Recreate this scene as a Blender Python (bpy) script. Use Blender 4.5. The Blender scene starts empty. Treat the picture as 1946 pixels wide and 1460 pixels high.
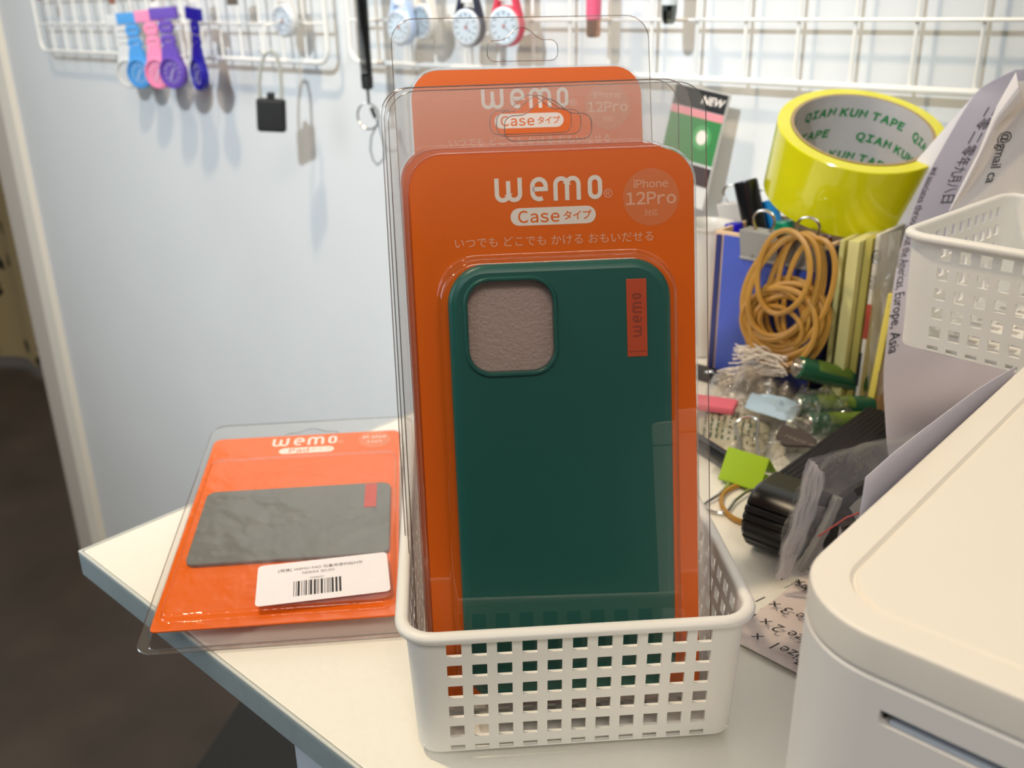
import bpy, bmesh, math, random
from mathutils import Matrix, Vector, noise
import numpy as np
random.seed(7)
C = bpy.context.scene.collection
SC = bpy.context.scene
PI = math.pi
R = math.radians
T = 0.98                      # height of the desk top above the floor

# ---------------------------------------------------------------- camera
FPX, CX, CY = 1830.0, 973.0, 730.0
CAMH = 0.25
CAM_RIGHT = Vector((0.7387, 0.6739, -0.0143))
CAM_FWD = Vector((-0.6270, 0.6791, -0.3817)).normalized()
CAM_RIGHT = (CAM_RIGHT - CAM_RIGHT.dot(CAM_FWD) * CAM_FWD).normalized()
CAM_DOWN = CAM_FWD.cross(CAM_RIGHT).normalized()
cam_d = bpy.data.cameras.new('camera')
cam = bpy.data.objects.new('camera', cam_d); C.objects.link(cam)
cam.matrix_world = Matrix((
    (CAM_RIGHT.x, -CAM_DOWN.x, -CAM_FWD.x, 0),
    (CAM_RIGHT.y, -CAM_DOWN.y, -CAM_FWD.y, 0),
    (CAM_RIGHT.z, -CAM_DOWN.z, -CAM_FWD.z, CAMH + T),
    (0, 0, 0, 1)))
cam_d.sensor_width = 36; cam_d.sensor_fit = 'HORIZONTAL'
cam_d.lens = FPX / 1946 * 36
cam_d.clip_start = 0.01; cam_d.clip_end = 50
cam_d.dof.use_dof = True; cam_d.dof.focus_distance = 0.335; cam_d.dof.aperture_fstop = 16
SC.camera = cam

# ---------------------------------------------------------------- view, world, lights
SC.view_settings.view_transform = 'Standard'; SC.view_settings.look = 'None'
SC.view_settings.gamma = 1; SC.view_settings.use_curve_mapping = False
SC.view_settings.exposure = 0.0
SC.cycles.transparent_max_bounces = 32
SC.cycles.max_bounces = 8

w = bpy.data.worlds.new('room_light'); SC.world = w; w.use_nodes = True
nt = w.node_tree
bg = nt.nodes['Background']
bg.inputs[1].default_value = 1.0
_tc = nt.nodes.new('ShaderNodeTexCoord'); _sx = nt.nodes.new('ShaderNodeSeparateXYZ'); _cr = nt.nodes.new('ShaderNodeValToRGB')
nt.links.new(_tc.outputs['Generated'], _sx.inputs[0]); nt.links.new(_sx.outputs['Z'], _cr.inputs[0]); nt.links.new(_cr.outputs[0], bg.inputs[0])
_e = _cr.color_ramp.elements; _e[0].position = .24; _e[0].color = (.045, .045, .05, 1); _e[1].position = .40; _e[1].color = (.50, .49, .46, 1)

def lamp(name, kind, loc, aim, color, energy, **kw):
    d = bpy.data.lights.new(name, kind); d.color = color; d.energy = energy
    for k, v in kw.items(): setattr(d, k, v)
    o = bpy.data.objects.new(name, d); C.objects.link(o)
    o.location = Vector(loc) + Vector((0, 0, T))
    o.rotation_euler = (Vector(aim) - Vector(loc)).to_track_quat('-Z', 'Y').to_euler()
    return o
# warm ceiling lamp over the desk, cool tube lamp behind the photographer
lamp('warm_ceiling_lamp', 'AREA', (-0.76, 0.0, 1.40), (-.76, 0.45, 0), (1.0, 0.79, 0.53), 12, shape='DISK', size=0.10)
lamp('cool_spot_lamp', 'SPOT', (-0.15, -0.95, 1.15), (-.95, 0.745, 0.36), (0.78, 0.89, 1.0), 145, shadow_soft_size=0.035, spot_size=R(54), spot_blend=0.8)
lamp('left_cool_fill', 'AREA', (-1.9, -1.3, .75), (-.2, .2, 0), (0.80, 0.90, 1.0), 13, shape='SQUARE', size=1.0)  # cool fill panel added out of view, brightening faces turned left
lamp('front_fill_light', 'AREA', (.9, -.9, 1.80), (-.2, .25, 0), (1.0, 0.90, 0.78), 17.5, shape='RECTANGLE', size=.9, size_y=0.5)  # fill light added out of view to lift the cards and basket front

# ---------------------------------------------------------------- pixel helpers (a pixel's ray met with a real plane)
def ray(x, y): return CAM_RIGHT * ((x - CX) / FPX) + CAM_DOWN * ((y - CY) / FPX) + CAM_FWD
EYE = Vector((0, 0, CAMH))
def onz(x, y, z=0.0): v = ray(x, y); return EYE + v * ((z - EYE.z) / v.z)
def ony(x, y, Y): v = ray(x, y); return EYE + v * (Y / v.y)
def onx(x, y, X): v = ray(x, y); return EYE + v * (X / v.x)

# ---------------------------------------------------------------- materials
def lin(h):
    h = h.lstrip('#'); c = [int(h[i:i + 2], 16) / 255 for i in (0, 2, 4)]
    return tuple((x / 12.92 if x <= .04045 else ((x + .055) / 1.055) ** 2.4) for x in c) + (1,)
MATS = {}
def mat(name, col, rough=.5, metal=0, spec=.5, noise_amt=0, scale=40, bump=0, bscale=200, trans=0, coat=0, sss=0, vec=None, ior=None):
    if name in MATS: return MATS[name]
    m = bpy.data.materials.new(name); m.use_nodes = True; n = m.node_tree.nodes; l = m.node_tree.links
    b = n['Principled BSDF']; c = lin(col) if isinstance(col, str) else col
    b.inputs['Base Color'].default_value = c; b.inputs['Roughness'].default_value = rough
    b.inputs['Metallic'].default_value = metal; b.inputs['Specular IOR Level'].default_value = spec
    b.inputs['Transmission Weight'].default_value = trans; b.inputs['Coat Weight'].default_value = coat
    if ior: b.inputs['IOR'].default_value = ior
    if sss:
        b.inputs['Subsurface Weight'].default_value = sss; b.inputs['Subsurface Radius'].default_value = (1, .8, .5); b.inputs['Subsurface Scale'].default_value = .004
    tc = n.new('ShaderNodeTexCoord')
    if noise_amt:
        t = n.new('ShaderNodeTexNoise'); t.inputs['Scale'].default_value = scale; t.inputs['Detail'].default_value = 5
        l.new(tc.outputs['Object'], t.inputs['Vector'])
        mp = n.new('ShaderNodeMapRange'); mp.inputs[3].default_value = 1 - noise_amt; mp.inputs[4].default_value = 1 + noise_amt
        mp.inputs[1].default_value = .3; mp.inputs[2].default_value = .7
        l.new(t.outputs['Fac'], mp.inputs[0])
        mx = n.new('ShaderNodeVectorMath'); mx.operation = 'SCALE'; mx.inputs[0].default_value = c[:3]
        l.new(mp.outputs[0], mx.inputs['Scale']); l.new(mx.outputs[0], b.inputs['Base Color'])
    if bump:
        t = n.new('ShaderNodeTexNoise'); t.inputs['Scale'].default_value = bscale; t.inputs['Detail'].default_value = 3
        l.new(tc.outputs['Object'], t.inputs['Vector'])
        bp = n.new('ShaderNodeBump'); bp.inputs['Strength'].default_value = bump; bp.inputs['Distance'].default_value = .001
        l.new(t.outputs['Fac'], bp.inputs['Height']); l.new(bp.outputs[0], b.inputs['Normal'])
    MATS[name] = m; return m

def clear(name, r0=.09, rough=.02, tint=(.97, .97, .97), milk=0, milkcol=(.8, .82, .85), bump=0, bscale=60, power=4.0):
    """thin clear sheet: passes light, mirrors some of it, more at grazing angles"""
    if name in MATS: return MATS[name]
    m = bpy.data.materials.new(name); m.use_nodes = True; n = m.node_tree.nodes; l = m.node_tree.links
    n.clear(); out = n.new('ShaderNodeOutputMaterial')
    tr = n.new('ShaderNodeBsdfTransparent'); tr.inputs[0].default_value = (*tint, 1)
    gl = n.new('ShaderNodeBsdfGlossy'); gl.inputs['Roughness'].default_value = rough
    g = n.new('ShaderNodeNewGeometry'); dt = n.new('ShaderNodeVectorMath'); dt.operation = 'DOT_PRODUCT'
    l.new(g.outputs['Incoming'], dt.inputs[0]); l.new(g.outputs['Normal'], dt.inputs[1])
    ab = n.new('ShaderNodeMath'); ab.operation = 'ABSOLUTE'; l.new(dt.outputs['Value'], ab.inputs[0])
    su = n.new('ShaderNodeMath'); su.operation = 'SUBTRACT'; su.inputs[0].default_value = 1; l.new(ab.outputs[0], su.inputs[1])
    pw = n.new('ShaderNodeMath'); pw.operation = 'POWER'; pw.inputs[1].default_value = power; l.new(su.outputs[0], pw.inputs[0])
    ma = n.new('ShaderNodeMath'); ma.operation = 'MULTIPLY_ADD'; ma.inputs[1].default_value = (1 - r0) * .9; ma.inputs[2].default_value = r0
    l.new(pw.outputs[0], ma.inputs[0])
    mx = n.new('ShaderNodeMixShader'); l.new(ma.outputs[0], mx.inputs[0])
    src = tr
    if milk:
        df = n.new('ShaderNodeBsdfDiffuse'); df.inputs[0].default_value = (*milkcol, 1)
        tl = n.new('ShaderNodeBsdfTranslucent'); tl.inputs[0].default_value = (*milkcol, 1)
        ad = n.new('ShaderNodeMixShader'); ad.inputs[0].default_value = .5; l.new(df.outputs[0], ad.inputs[1]); l.new(tl.outputs[0], ad.inputs[2])
        mm = n.new('ShaderNodeMixShader'); mm.inputs[0].default_value = milk; l.new(tr.outputs[0], mm.inputs[1]); l.new(ad.outputs[0], mm.inputs[2]); src = mm
    l.new(src.outputs[0], mx.inputs[1]); l.new(gl.outputs[0], mx.inputs[2]); l.new(mx.outputs[0], out.inputs[0])
    if bump:
        tc = n.new('ShaderNodeTexCoord'); t = n.new('ShaderNodeTexNoise'); t.inputs['Scale'].default_value = bscale; t.inputs['Detail'].default_value = 4
        l.new(tc.outputs['Object'], t.inputs['Vector'])
        bp = n.new('ShaderNodeBump'); bp.inputs['Strength'].default_value = bump; bp.inputs['Distance'].default_value = .004
        l.new(t.outputs['Fac'], bp.inputs['Height']); l.new(bp.outputs[0], gl.inputs['Normal'])
    MATS[name] = m; return m

# ---------------------------------------------------------------- mesh building
I4 = Matrix.Identity(4)
def Tr(x, y, z): return Matrix.Translation((x, y, z))
def Rx(a): return Matrix.Rotation(a, 4, 'X')
def Ry(a): return Matrix.Rotation(a, 4, 'Y')
def Rz(a): return Matrix.Rotation(a, 4, 'Z')
def basis(x, y, z, o):
    return Matrix(((x[0], y[0], z[0], o[0]), (x[1], y[1], z[1], o[1]), (x[2], y[2], z[2], o[2]), (0, 0, 0, 1)))
class MB:
    def __init__(s): s.v = []; s.f = []; s.mi = []; s.mats = []
    def add(s, vf, m, M=None):
        v, f = vf
        if m not in s.mats: s.mats.append(m)
        k = s.mats.index(m); b = len(s.v)
        s.v += [(M @ Vector(p))[:] for p in v] if M else [tuple(p) for p in v]
        s.f += [tuple(i + b for i in q) for q in f]; s.mi += [k] * len(f); return s
    def build(s, name, parent=None, smooth=35, M=None):
        me = bpy.data.meshes.new(name); me.from_pydata(s.v, [], s.f)
        for m in s.mats: me.materials.append(m)
        me.polygons.foreach_set('material_index', s.mi)
        bm = bmesh.new(); bm.from_mesh(me); bmesh.ops.recalc_face_normals(bm, faces=bm.faces); bm.to_mesh(me); bm.free()
        if smooth:
            me.polygons.foreach_set('use_smooth', [True] * len(me.polygons)); me.set_sharp_from_angle(angle=R(smooth))
        me.update()
        o = bpy.data.objects.new(name, me); C.objects.link(o)
        if smooth:
            wn = o.modifiers.new('even_shading', 'WEIGHTED_NORMAL'); wn.keep_sharp = True; wn.weight = 80
        if parent: o.parent = parent
        elif M is not None: o.matrix_world = Tr(0, 0, T) @ M
        return o
def thing(name, label, cat, M=I4, group=None):
    o = bpy.data.objects.new(name, None); C.objects.link(o); o.empty_display_size = .01
    o.matrix_world = Tr(0, 0, T) @ M; o['label'] = label; o['category'] = cat
    if group: o['group'] = group
    return o
def tag(o, label, cat, group=None, kind=None):
    o['label'] = label; o['category'] = cat
    if group: o['group'] = group
    if kind: o['kind'] = kind
    return o
def struct(o): o['kind'] = 'structure'; return o
def dup(root, M, label, group=None):
    def cp(o, par):
        c = o.copy(); C.objects.link(c)
        if par: c.parent = par
        for ch in o.children: cp(ch, c)
        return c
    r = cp(root, None); r.matrix_world = Tr(0, 0, T) @ M; r['label'] = label
    if group: r['group'] = group
    return r

def box(sx, sy, sz, c=(0, 0, 0), bev=0, seg=2):
    bm = bmesh.new(); bmesh.ops.create_cube(bm, size=1)
    for v in bm.verts: v.co = Vector((v.co.x * sx + c[0], v.co.y * sy + c[1], v.co.z * sz + c[2]))
    if bev: bmesh.ops.bevel(bm, geom=bm.edges[:], offset=bev, segments=seg, profile=.5, affect='EDGES')
    bm.verts.index_update(); r = ([v.co[:] for v in bm.verts], [[v.index for v in f.verts] for f in bm.faces]); bm.free(); return r
def loft(rings, closed=True, cap0=True, cap1=True):
    n = len(rings[0]); v = [p for r in rings for p in r]; f = []
    for i in range(len(rings) - 1):
        for j in range(n if closed else n - 1):
            k = (j + 1) % n; f.append((i * n + j, i * n + k, (i + 1) * n + k, (i + 1) * n + j))
    if cap0: f.append(tuple(range(n))[::-1])
    if cap1: f.append(tuple((len(rings) - 1) * n + j for j in range(n)))
    return v, f
def rrect(w, h, r, seg=6, cx=0, cy=0, r2=None):
    """rounded rectangle, counter-clockwise; r2 = radius of the two top corners"""
    out = []; r2 = r if r2 is None else r2
    for q, (sx, sy, rr) in enumerate(((1, -1, r), (1, 1, r2), (-1, 1, r2), (-1, -1, r))):
        a0 = -PI / 2 + q * PI / 2
        for k in range(seg + 1):
            a = a0 + k / seg * PI / 2
            out.append((cx + sx * (w / 2 - rr) + rr * math.cos(a), cy + sy * (h / 2 - rr) + rr * math.sin(a)))
    return out
def lathe(prof, seg=24, cap0=True, cap1=True):
    return loft([[(r * math.cos(2 * PI * j / seg), r * math.sin(2 * PI * j / seg), z) for j in range(seg)] for r, z in prof], True, cap0, cap1)
def cyl(r, h, seg=24, bev=0, z0=0):
    b = bev
    return lathe([(r - b, z0), (r, z0 + b), (r, z0 + h - b), (r - b, z0 + h)] if b else [(r, z0), (r, z0 + h)], seg)
def tube(pts, r, seg=6, closed=False, flat=1.0):
    pts = [Vector(p) for p in pts]; n = len(pts); rings = []; N = None
    for i, p in enumerate(pts):
        a = pts[(i - 1) % n] if (closed or i > 0) else p; b = pts[(i + 1) % n] if (closed or i < n - 1) else p
        t = (b - a).normalized()
        if N is None:
            N = t.cross(Vector((0, 0, 1)));
            if N.length < 1e-3: N = t.cross(Vector((1, 0, 0)))
        N = (N - N.dot(t) * t).normalized(); B = t.cross(N)
        rr = r[i] if isinstance(r, (list, tuple)) else r
        rings.append([(p + N * math.cos(2 * PI * k / seg) * rr + B * math.sin(2 * PI * k / seg) * rr * flat)[:] for k in range(seg)])
    if closed: rings.append(rings[0]); v, f = loft(rings, True, False, False); return v, f
    return loft(rings)
def prism(poly, d, y0=0):
    """polygon in x,z pushed along y from y0 to y0+d"""
    return loft([[(x, y0, z) for x, z in poly], [(x, y0 + d, z) for x, z in poly]])
def sheet(P, nu, nv):
    """open grid surface P(u,v)"""
    v = [tuple(P(i / nu, j / nv)) for j in range(nv + 1) for i in range(nu + 1)]
    f = [(j * (nu + 1) + i, j * (nu + 1) + i + 1, (j + 1) * (nu + 1) + i + 1, (j + 1) * (nu + 1) + i) for j in range(nv) for i in range(nu)]
    return v, f
def slab(P, nu, nv, th):
    """grid surface with a real thickness"""
    v, f = sheet(P, nu, nv); n = len(v); e = 1e-3; w2 = []
    for j in range(nv + 1):
        for i in range(nu + 1):
            u, q = i / nu, j / nv
            a = Vector(P(min(u + e, 1), q)) - Vector(P(max(u - e, 0), q)); b = Vector(P(u, min(q + e, 1))) - Vector(P(u, max(q - e, 0)))
            w2.append(tuple(Vector(v[j * (nu + 1) + i]) + a.cross(b).normalized() * th))
    f2 = [tuple(i + n for i in q[::-1]) for q in f]; W = nu + 1; side = []
    rim = [i for i in range(W)] + [j * W + nu for j in range(1, nv + 1)] + [nv * W + i for i in range(nu - 1, -1, -1)] + [j * W for j in range(nv - 1, 0, -1)]
    for k in range(len(rim)):
        a, b = rim[k], rim[(k + 1) % len(rim)]; side.append((a, b, b + n, a + n))
    return v + w2, f + f2 + side
def fill2d(loops, z=0.0):
    """flat area bounded by the first loop, the others are holes (x,y)"""
    cu = bpy.data.curves.new('tmp', 'CURVE'); cu.dimensions = '2D'; cu.fill_mode = 'BOTH'
    for lp in loops:
        sp = cu.splines.new('POLY'); sp.points.add(len(lp) - 1); sp.use_cyclic_u = True
        for i, p in enumerate(lp): sp.points[i].co = (p[0] * 100, p[1] * 100, 0, 1)
    return curve_mesh(cu, .01, z)
def curve_mesh(cu, s=1.0, z=0.0):
    o = bpy.data.objects.new('tmp', cu); C.objects.link(o)
    dg = bpy.context.evaluated_depsgraph_get(); me = bpy.data.meshes.new_from_object(o.evaluated_get(dg))
    r = ([(v.co.x * s, v.co.y * s, v.co.z * s + z) for v in me.vertices], [tuple(p.vertices) for p in me.polygons])
    bpy.data.objects.remove(o); bpy.data.curves.remove(cu); bpy.data.meshes.remove(me); return r
def text(body, size, align='CENTER', bold=0, spacing=1.0, shear=0, sx=1.0, res=3):
    cu = bpy.data.curves.new('tmp', 'FONT'); cu.body = body; cu.size = 1; cu.align_x = align; cu.align_y = 'CENTER'
    cu.space_character = spacing; cu.shear = shear; cu.resolution_u = res; cu.fill_mode = 'FRONT'
    if bold: cu.offset = bold
    v, f = curve_mesh(cu, size)
    return [(x * sx, y, z) for x, y, z in v], f
_GL = {}
def glyph(ch, bold, res):
    k = (ch, bold, res)
    if k not in _GL:
        fw = chr(ord(ch) + 0xFEE0) if '!' <= ch <= '~' else ch
        cu = bpy.data.curves.new('tmp', 'FONT'); cu.body = fw; cu.size = 1; cu.resolution_u = res; cu.fill_mode = 'FRONT'; cu.offset = bold
        _GL[k] = curve_mesh(cu)
    return _GL[k]
def ptext(body, size, gap=.09, bold=0.0, shear=0.0, res=3):
    """letters packed by their own widths, centred on x and on the cap height"""
    x = 0; V = []; F = []
    for ch in body:
        if ch == ' ': x += .34; continue
        v, f = glyph(ch, bold, res); a = min(p[0] for p in v); b = max(p[0] for p in v); k = len(V)
        V += [(p[0] - a + x, p[1]) for p in v]; F += [tuple(i + k for i in q) for q in f]; x += b - a + gap
    hv = glyph('H', 0, 3)[0]; yc = (min(p[1] for p in hv) + max(p[1] for p in hv)) / 2; w_ = x - gap
    return [((p[0] - w_ / 2 + (p[1] - yc) * shear) * size, (p[1] - yc) * size, 0) for p in V], F
def ribbon(pts, wd, closed=False):
    """flat stroke along 2D points with mitred joints and round-ish ends"""
    n = len(pts); L = []; Rr = []
    for i in range(n):
        p = Vector(pts[i]); a = Vector(pts[(i - 1) % n]) if (closed or i) else None; b = Vector(pts[(i + 1) % n]) if (closed or i < n - 1) else None
        d1 = (p - a).normalized() if a is not None else (b - p).normalized(); d2 = (b - p).normalized() if b is not None else d1
        t = (d1 + d2); t = t.normalized() if t.length > 1e-6 else d1
        nn = Vector((-t.y, t.x)); c = max(.5, nn.dot(Vector((-d1.y, d1.x)))); h = wd / 2 / c
        L.append(p + nn * h); Rr.append(p - nn * h)
    v = [(p.x, p.y, 0) for p in L] + [(p.x, p.y, 0) for p in Rr]; f = []
    for i in range(n if closed else n - 1):
        k = (i + 1) % n; f.append((i, k, n + k, n + i))
    return v, f
def arc(cx, cy, r, a0, a1, n=8): return [(cx + r * math.cos(R(a0 + (a1 - a0) * k / n)), cy + r * math.sin(R(a0 + (a1 - a0) * k / n))) for k in range(n + 1)]
# matrix that lays flat x,y artwork on a local x,z front (facing -y)
def front(y=0, x=0, z=0, rot=0, s=1): return basis((1, 0, 0), (0, 0, 1), (0, -1, 0), (x, y, z)) @ Rz(rot) @ Matrix.Scale(s, 4)

def logo(x0, x1, z0, z1, st):
    """the rounded four-letter wordmark as strokes in a box x0..x1, z0..z1"""
    h = z1 - z0; W = x1 - x0; parts = []; hs = st / 2
    zb, zt = z0 + hs, z1 - hs
    def X(t): return x0 + W * t
    # w : two joined rounded bowls
    a, b = X(0) + hs, X(.255) - hs; m = (a + b) / 2; r = (m - a) / 2
    parts.append(ribbon([(a, z1)] + arc(a + r, zb + r, r, 180, 360) + [(m, z1 - h * .12)], st)); parts.append(ribbon([(m, zb + r)] + arc(m + r, zb + r, r, 180, 360) + [(b, z1)], st))
    # e
    a, b = X(.33) + hs, X(.495) - hs; r = (b - a) / 2; c = (a + b) / 2; zm = (z0 + z1) / 2
    parts.append(ribbon([(a, zm), (b, zm)] + arc(c, zt - r, r, 0, 180) + arc(c, zb + r, r, 180, 300), st))
    # m
    a, b = X(.545) + hs, X(.80) - hs; m = (a + b) / 2; r = (m - a) / 2
    parts.append(ribbon([(a, z0)] + arc(a + r, zt - r, r, 180, 0) + [(m, z0)], st)); parts.append(ribbon([(m, zt - r)] + arc(m + r, zt - r, r, 180, 0) + [(b, z0)], st))
    # o
    a, b = X(.865) + hs, X(1) - hs; r = (b - a) / 2; c = (a + b) / 2
    parts.append(ribbon(arc(c, zt - r, r, 0, 180) + arc(c, zb + r, r, 180, 360), st, True))
    v = []; f = []
    for i_, (pv, pf) in enumerate(parts):
        k = len(v); v += [(p[0], p[1], i_ * .00003) for p in pv]; f += [tuple(i + k for i in q) for q in pf]
    return v, f

# ---------------------------------------------------------------- palette
white_pl = mat('white_plastic', '#ECEBE6', .42, bump=.03, bscale=500)
wall_m = mat('wall_paint', '#DBDCDA', .75, noise_amt=.02, scale=6, bump=.05, bscale=220)
trim_m = mat('trim_paint', '#F7EFDF', .6)
jamb_m = mat('jamb_paint', '#CFC6BA', .7)
desk_m = mat('desk_laminate', '#F0EEE4', .38, noise_amt=.012, scale=300, bump=.04, bscale=900)
edge_m = mat('desk_edge', '#8FA0A6', .5, noise_amt=.05, scale=120)
edge_w = mat('desk_edge_lip', '#C9CFCB', .45)
orange = mat('orange_card', '#EE6A04', .35, spec=.25)
orange_l = mat('orange_pale_print', '#E67A3C', .32)
print_w = mat('white_print', '#F4E6D8', .4)
print_s = mat('salmon_print', '#F0B392', .4)
teal = mat('teal_silicone', '#17594F', .38, bump=.02, bscale=900)
tag_o = mat('orange_tag', '#C4481A', .5)
tag_d = mat('tag_emboss', '#94391A', .5)
foam = mat('grey_foam', '#B49A90', .45, bump=.5, bscale=900)
blister = clear('clear_blister', .075, .02, (.985, .985, .985))
hang_haze_m = clear('clear_flange', .10, .10, (.975, .97, .965), milk=.10, milkcol=(.90, .84, .74))  # milk puts the pale haze of a mirrored bright ceiling into the sheet colour
bead_m = clear('clear_edge', .38, .12, (.72, .70, .68))
black = mat('black_plastic', '#0B0B0C', .3)
black_m = mat('black_matte', '#141312', .6)
grey_pad = mat('grey_pad', '#6E706B', .42, bump=.02, bscale=800)
red_tag = mat('red_tag', '#C8402F', .5)
paper_w = mat('white_paper', '#EDE9EC', .75, noise_amt=.01, scale=60)
paper_l = mat('lavender_paper', '#D3CED8', .8)
ink = mat('black_ink', '#141216', .6)
wire_m = mat('white_wire', '#F1EEE6', .35)
chrome = mat('chrome_wire', '#C9C4BC', .22, metal=1)
steel = mat('dark_steel', '#8E8A84', .3, metal=1)

# ================================================================ the setting
YW = 0.745
m = MB().add(box(3.6, .05, 2.9, (-.125, YW + .025, .47)), wall_m); o = m.build('wall_back'); o.location.z = T; struct(o)
# white door frame strip at the wall's open end, then the duller jamb
m = MB().add(box(.055, .066, 2.9, (-1.952, YW + .022, .47), .004), trim_m); o = m.build('trim_1'); o.location.z = T; struct(o)
m = MB().add(box(.11, .05, 2.9, (-2.034, YW + .026, .47), .004), jamb_m); o = m.build('trim_2'); o.location.z = T; struct(o)
floor_m = mat('dark_floor', '#4A4038', .55, noise_amt=.28, scale=4, bump=.06, bscale=60)
m = MB().add(box(9, 8, .04, (-2, 1.2, -T - .02)), floor_m); o = m.build('floor'); o.location.z = T; struct(o)
ceil_m = mat('ceiling_paint', '#E8E4DA', .8)
m = MB().add(box(5, 3.6, .04, (-1.6, .4, 1.92)), ceil_m); o = m.build('ceiling'); o.location.z = T; struct(o)

# curtain hanging in the next room, cream cloth with a dark floral print
fl = bpy.data.materials.new('floral_cloth'); fl.use_nodes = True; n = fl.node_tree.nodes; l = fl.node_tree.links; b = n['Principled BSDF']
b.inputs['Roughness'].default_value = .85
tc = n.new('ShaderNodeTexCoord'); vo = n.new('ShaderNodeTexVoronoi'); vo.inputs['Scale'].default_value = 11
no = n.new('ShaderNodeTexNoise'); no.inputs['Scale'].default_value = 38; no.inputs['Detail'].default_value = 2
l.new(tc.outputs['Object'], vo.inputs['Vector']); l.new(tc.outputs['Object'], no.inputs['Vector'])
ad = n.new('ShaderNodeMath'); ad.operation = 'MULTIPLY_ADD'; ad.inputs[1].default_value = .9; l.new(no.outputs['Fac'], ad.inputs[0]); l.new(vo.outputs['Distance'], ad.inputs[2])
cr = n.new('ShaderNodeValToRGB'); e = cr.color_ramp.elements; e[0].position = .66; e[0].color = lin('#23241C'); e[1].position = .71; e[1].color = lin('#B9A67C')
l.new(ad.outputs[0], cr.inputs[0]); l.new(cr.outputs[0], b.inputs['Base Color'])
P0 = onz(40, 695, -.95)
m = MB().add(slab(lambda u, v: (P0.x - .9 + 1.25 * u, P0.y - .35 + .55 * u + .035 * math.sin(u * 22), -.95 + 1.75 * v), 60, 4, .004), fl)
tag(m.build('floral_curtain', M=I4), 'cream curtain with dark floral print hanging beyond the white door frame', 'curtain')

# ================================================================ desk
DX0, DX1, DY0, DY1, DT = -.4285, 1.05, .1528, .742, .0148
desk = thing('desk', 'white laminate desk with a grey edge, carrying the baskets', 'desk')
m = MB().add(box(DX1 - DX0 - .002, DY1 - DY0 - .002, DT - .001, ((DX0 + DX1) / 2, (DY0 + DY1) / 2, -DT / 2 + .0), .0008), desk_m)
m.build('tabletop', desk)
m = MB()
for (a, b2, t) in (((DX0, DY0), (DX1, DY0), 0), ((DX0, DY0), (DX0, DY1), 1)):
    cx, cy = (a[0] + b2[0]) / 2, (a[1] + b2[1]) / 2
    sx, sy = (abs(b2[0] - a[0]) + .002, .0016) if not t else (.0016, abs(b2[1] - a[1]))
    m.add(box(sx, sy, DT - .0028, (cx, cy, -DT / 2 - .0008), .0005), edge_m)
    m.add(box(sx, sy, .0016, (cx, cy, -.0012), .0006), edge_w)
m.build('edge_band', desk)
leg_m = mat('leg_metal', '#C6D4E4', .4)
for lx, ly in ((-.259, .175), (-.259, .70), (.95, .175), (.95, .70)):
    MB().add(box(.022, .03, T - DT - .002, (lx, ly, -(T + DT) / 2), .002), leg_m).build('leg', desk)
Pb = onz(472, 1344, -.5); Qb = onz(400, 1455, -.5)
dv = (Qb - Pb).normalized(); nv = Vector((-dv.y, dv.x, 0)); nv = nv if nv.x > 0 else -nv
co = Pb + dv * .12 + nv * .135
bx = thing('black_block', 'plain black block standing on the dark floor under the desk', 'tub', basis(dv, nv, (0, 0, 1), (co.x, co.y, -T + .001)))  # unidentified black area under the desk, filled with a lidded block
MB().add(loft([[(x, y, z) for x, y in rrect(w_, d_, .03)] for w_, d_, z in ((.40, .24, 0), (.42, .25, .02), (.44, .26, T - .5))]), black_m).build('body', bx)
MB().add(loft([[(x, y, z) for x, y in rrect(.45, .27, .03)] for z in (T - .5, T - .48)]), black_m).build('lid', bx)

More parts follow.
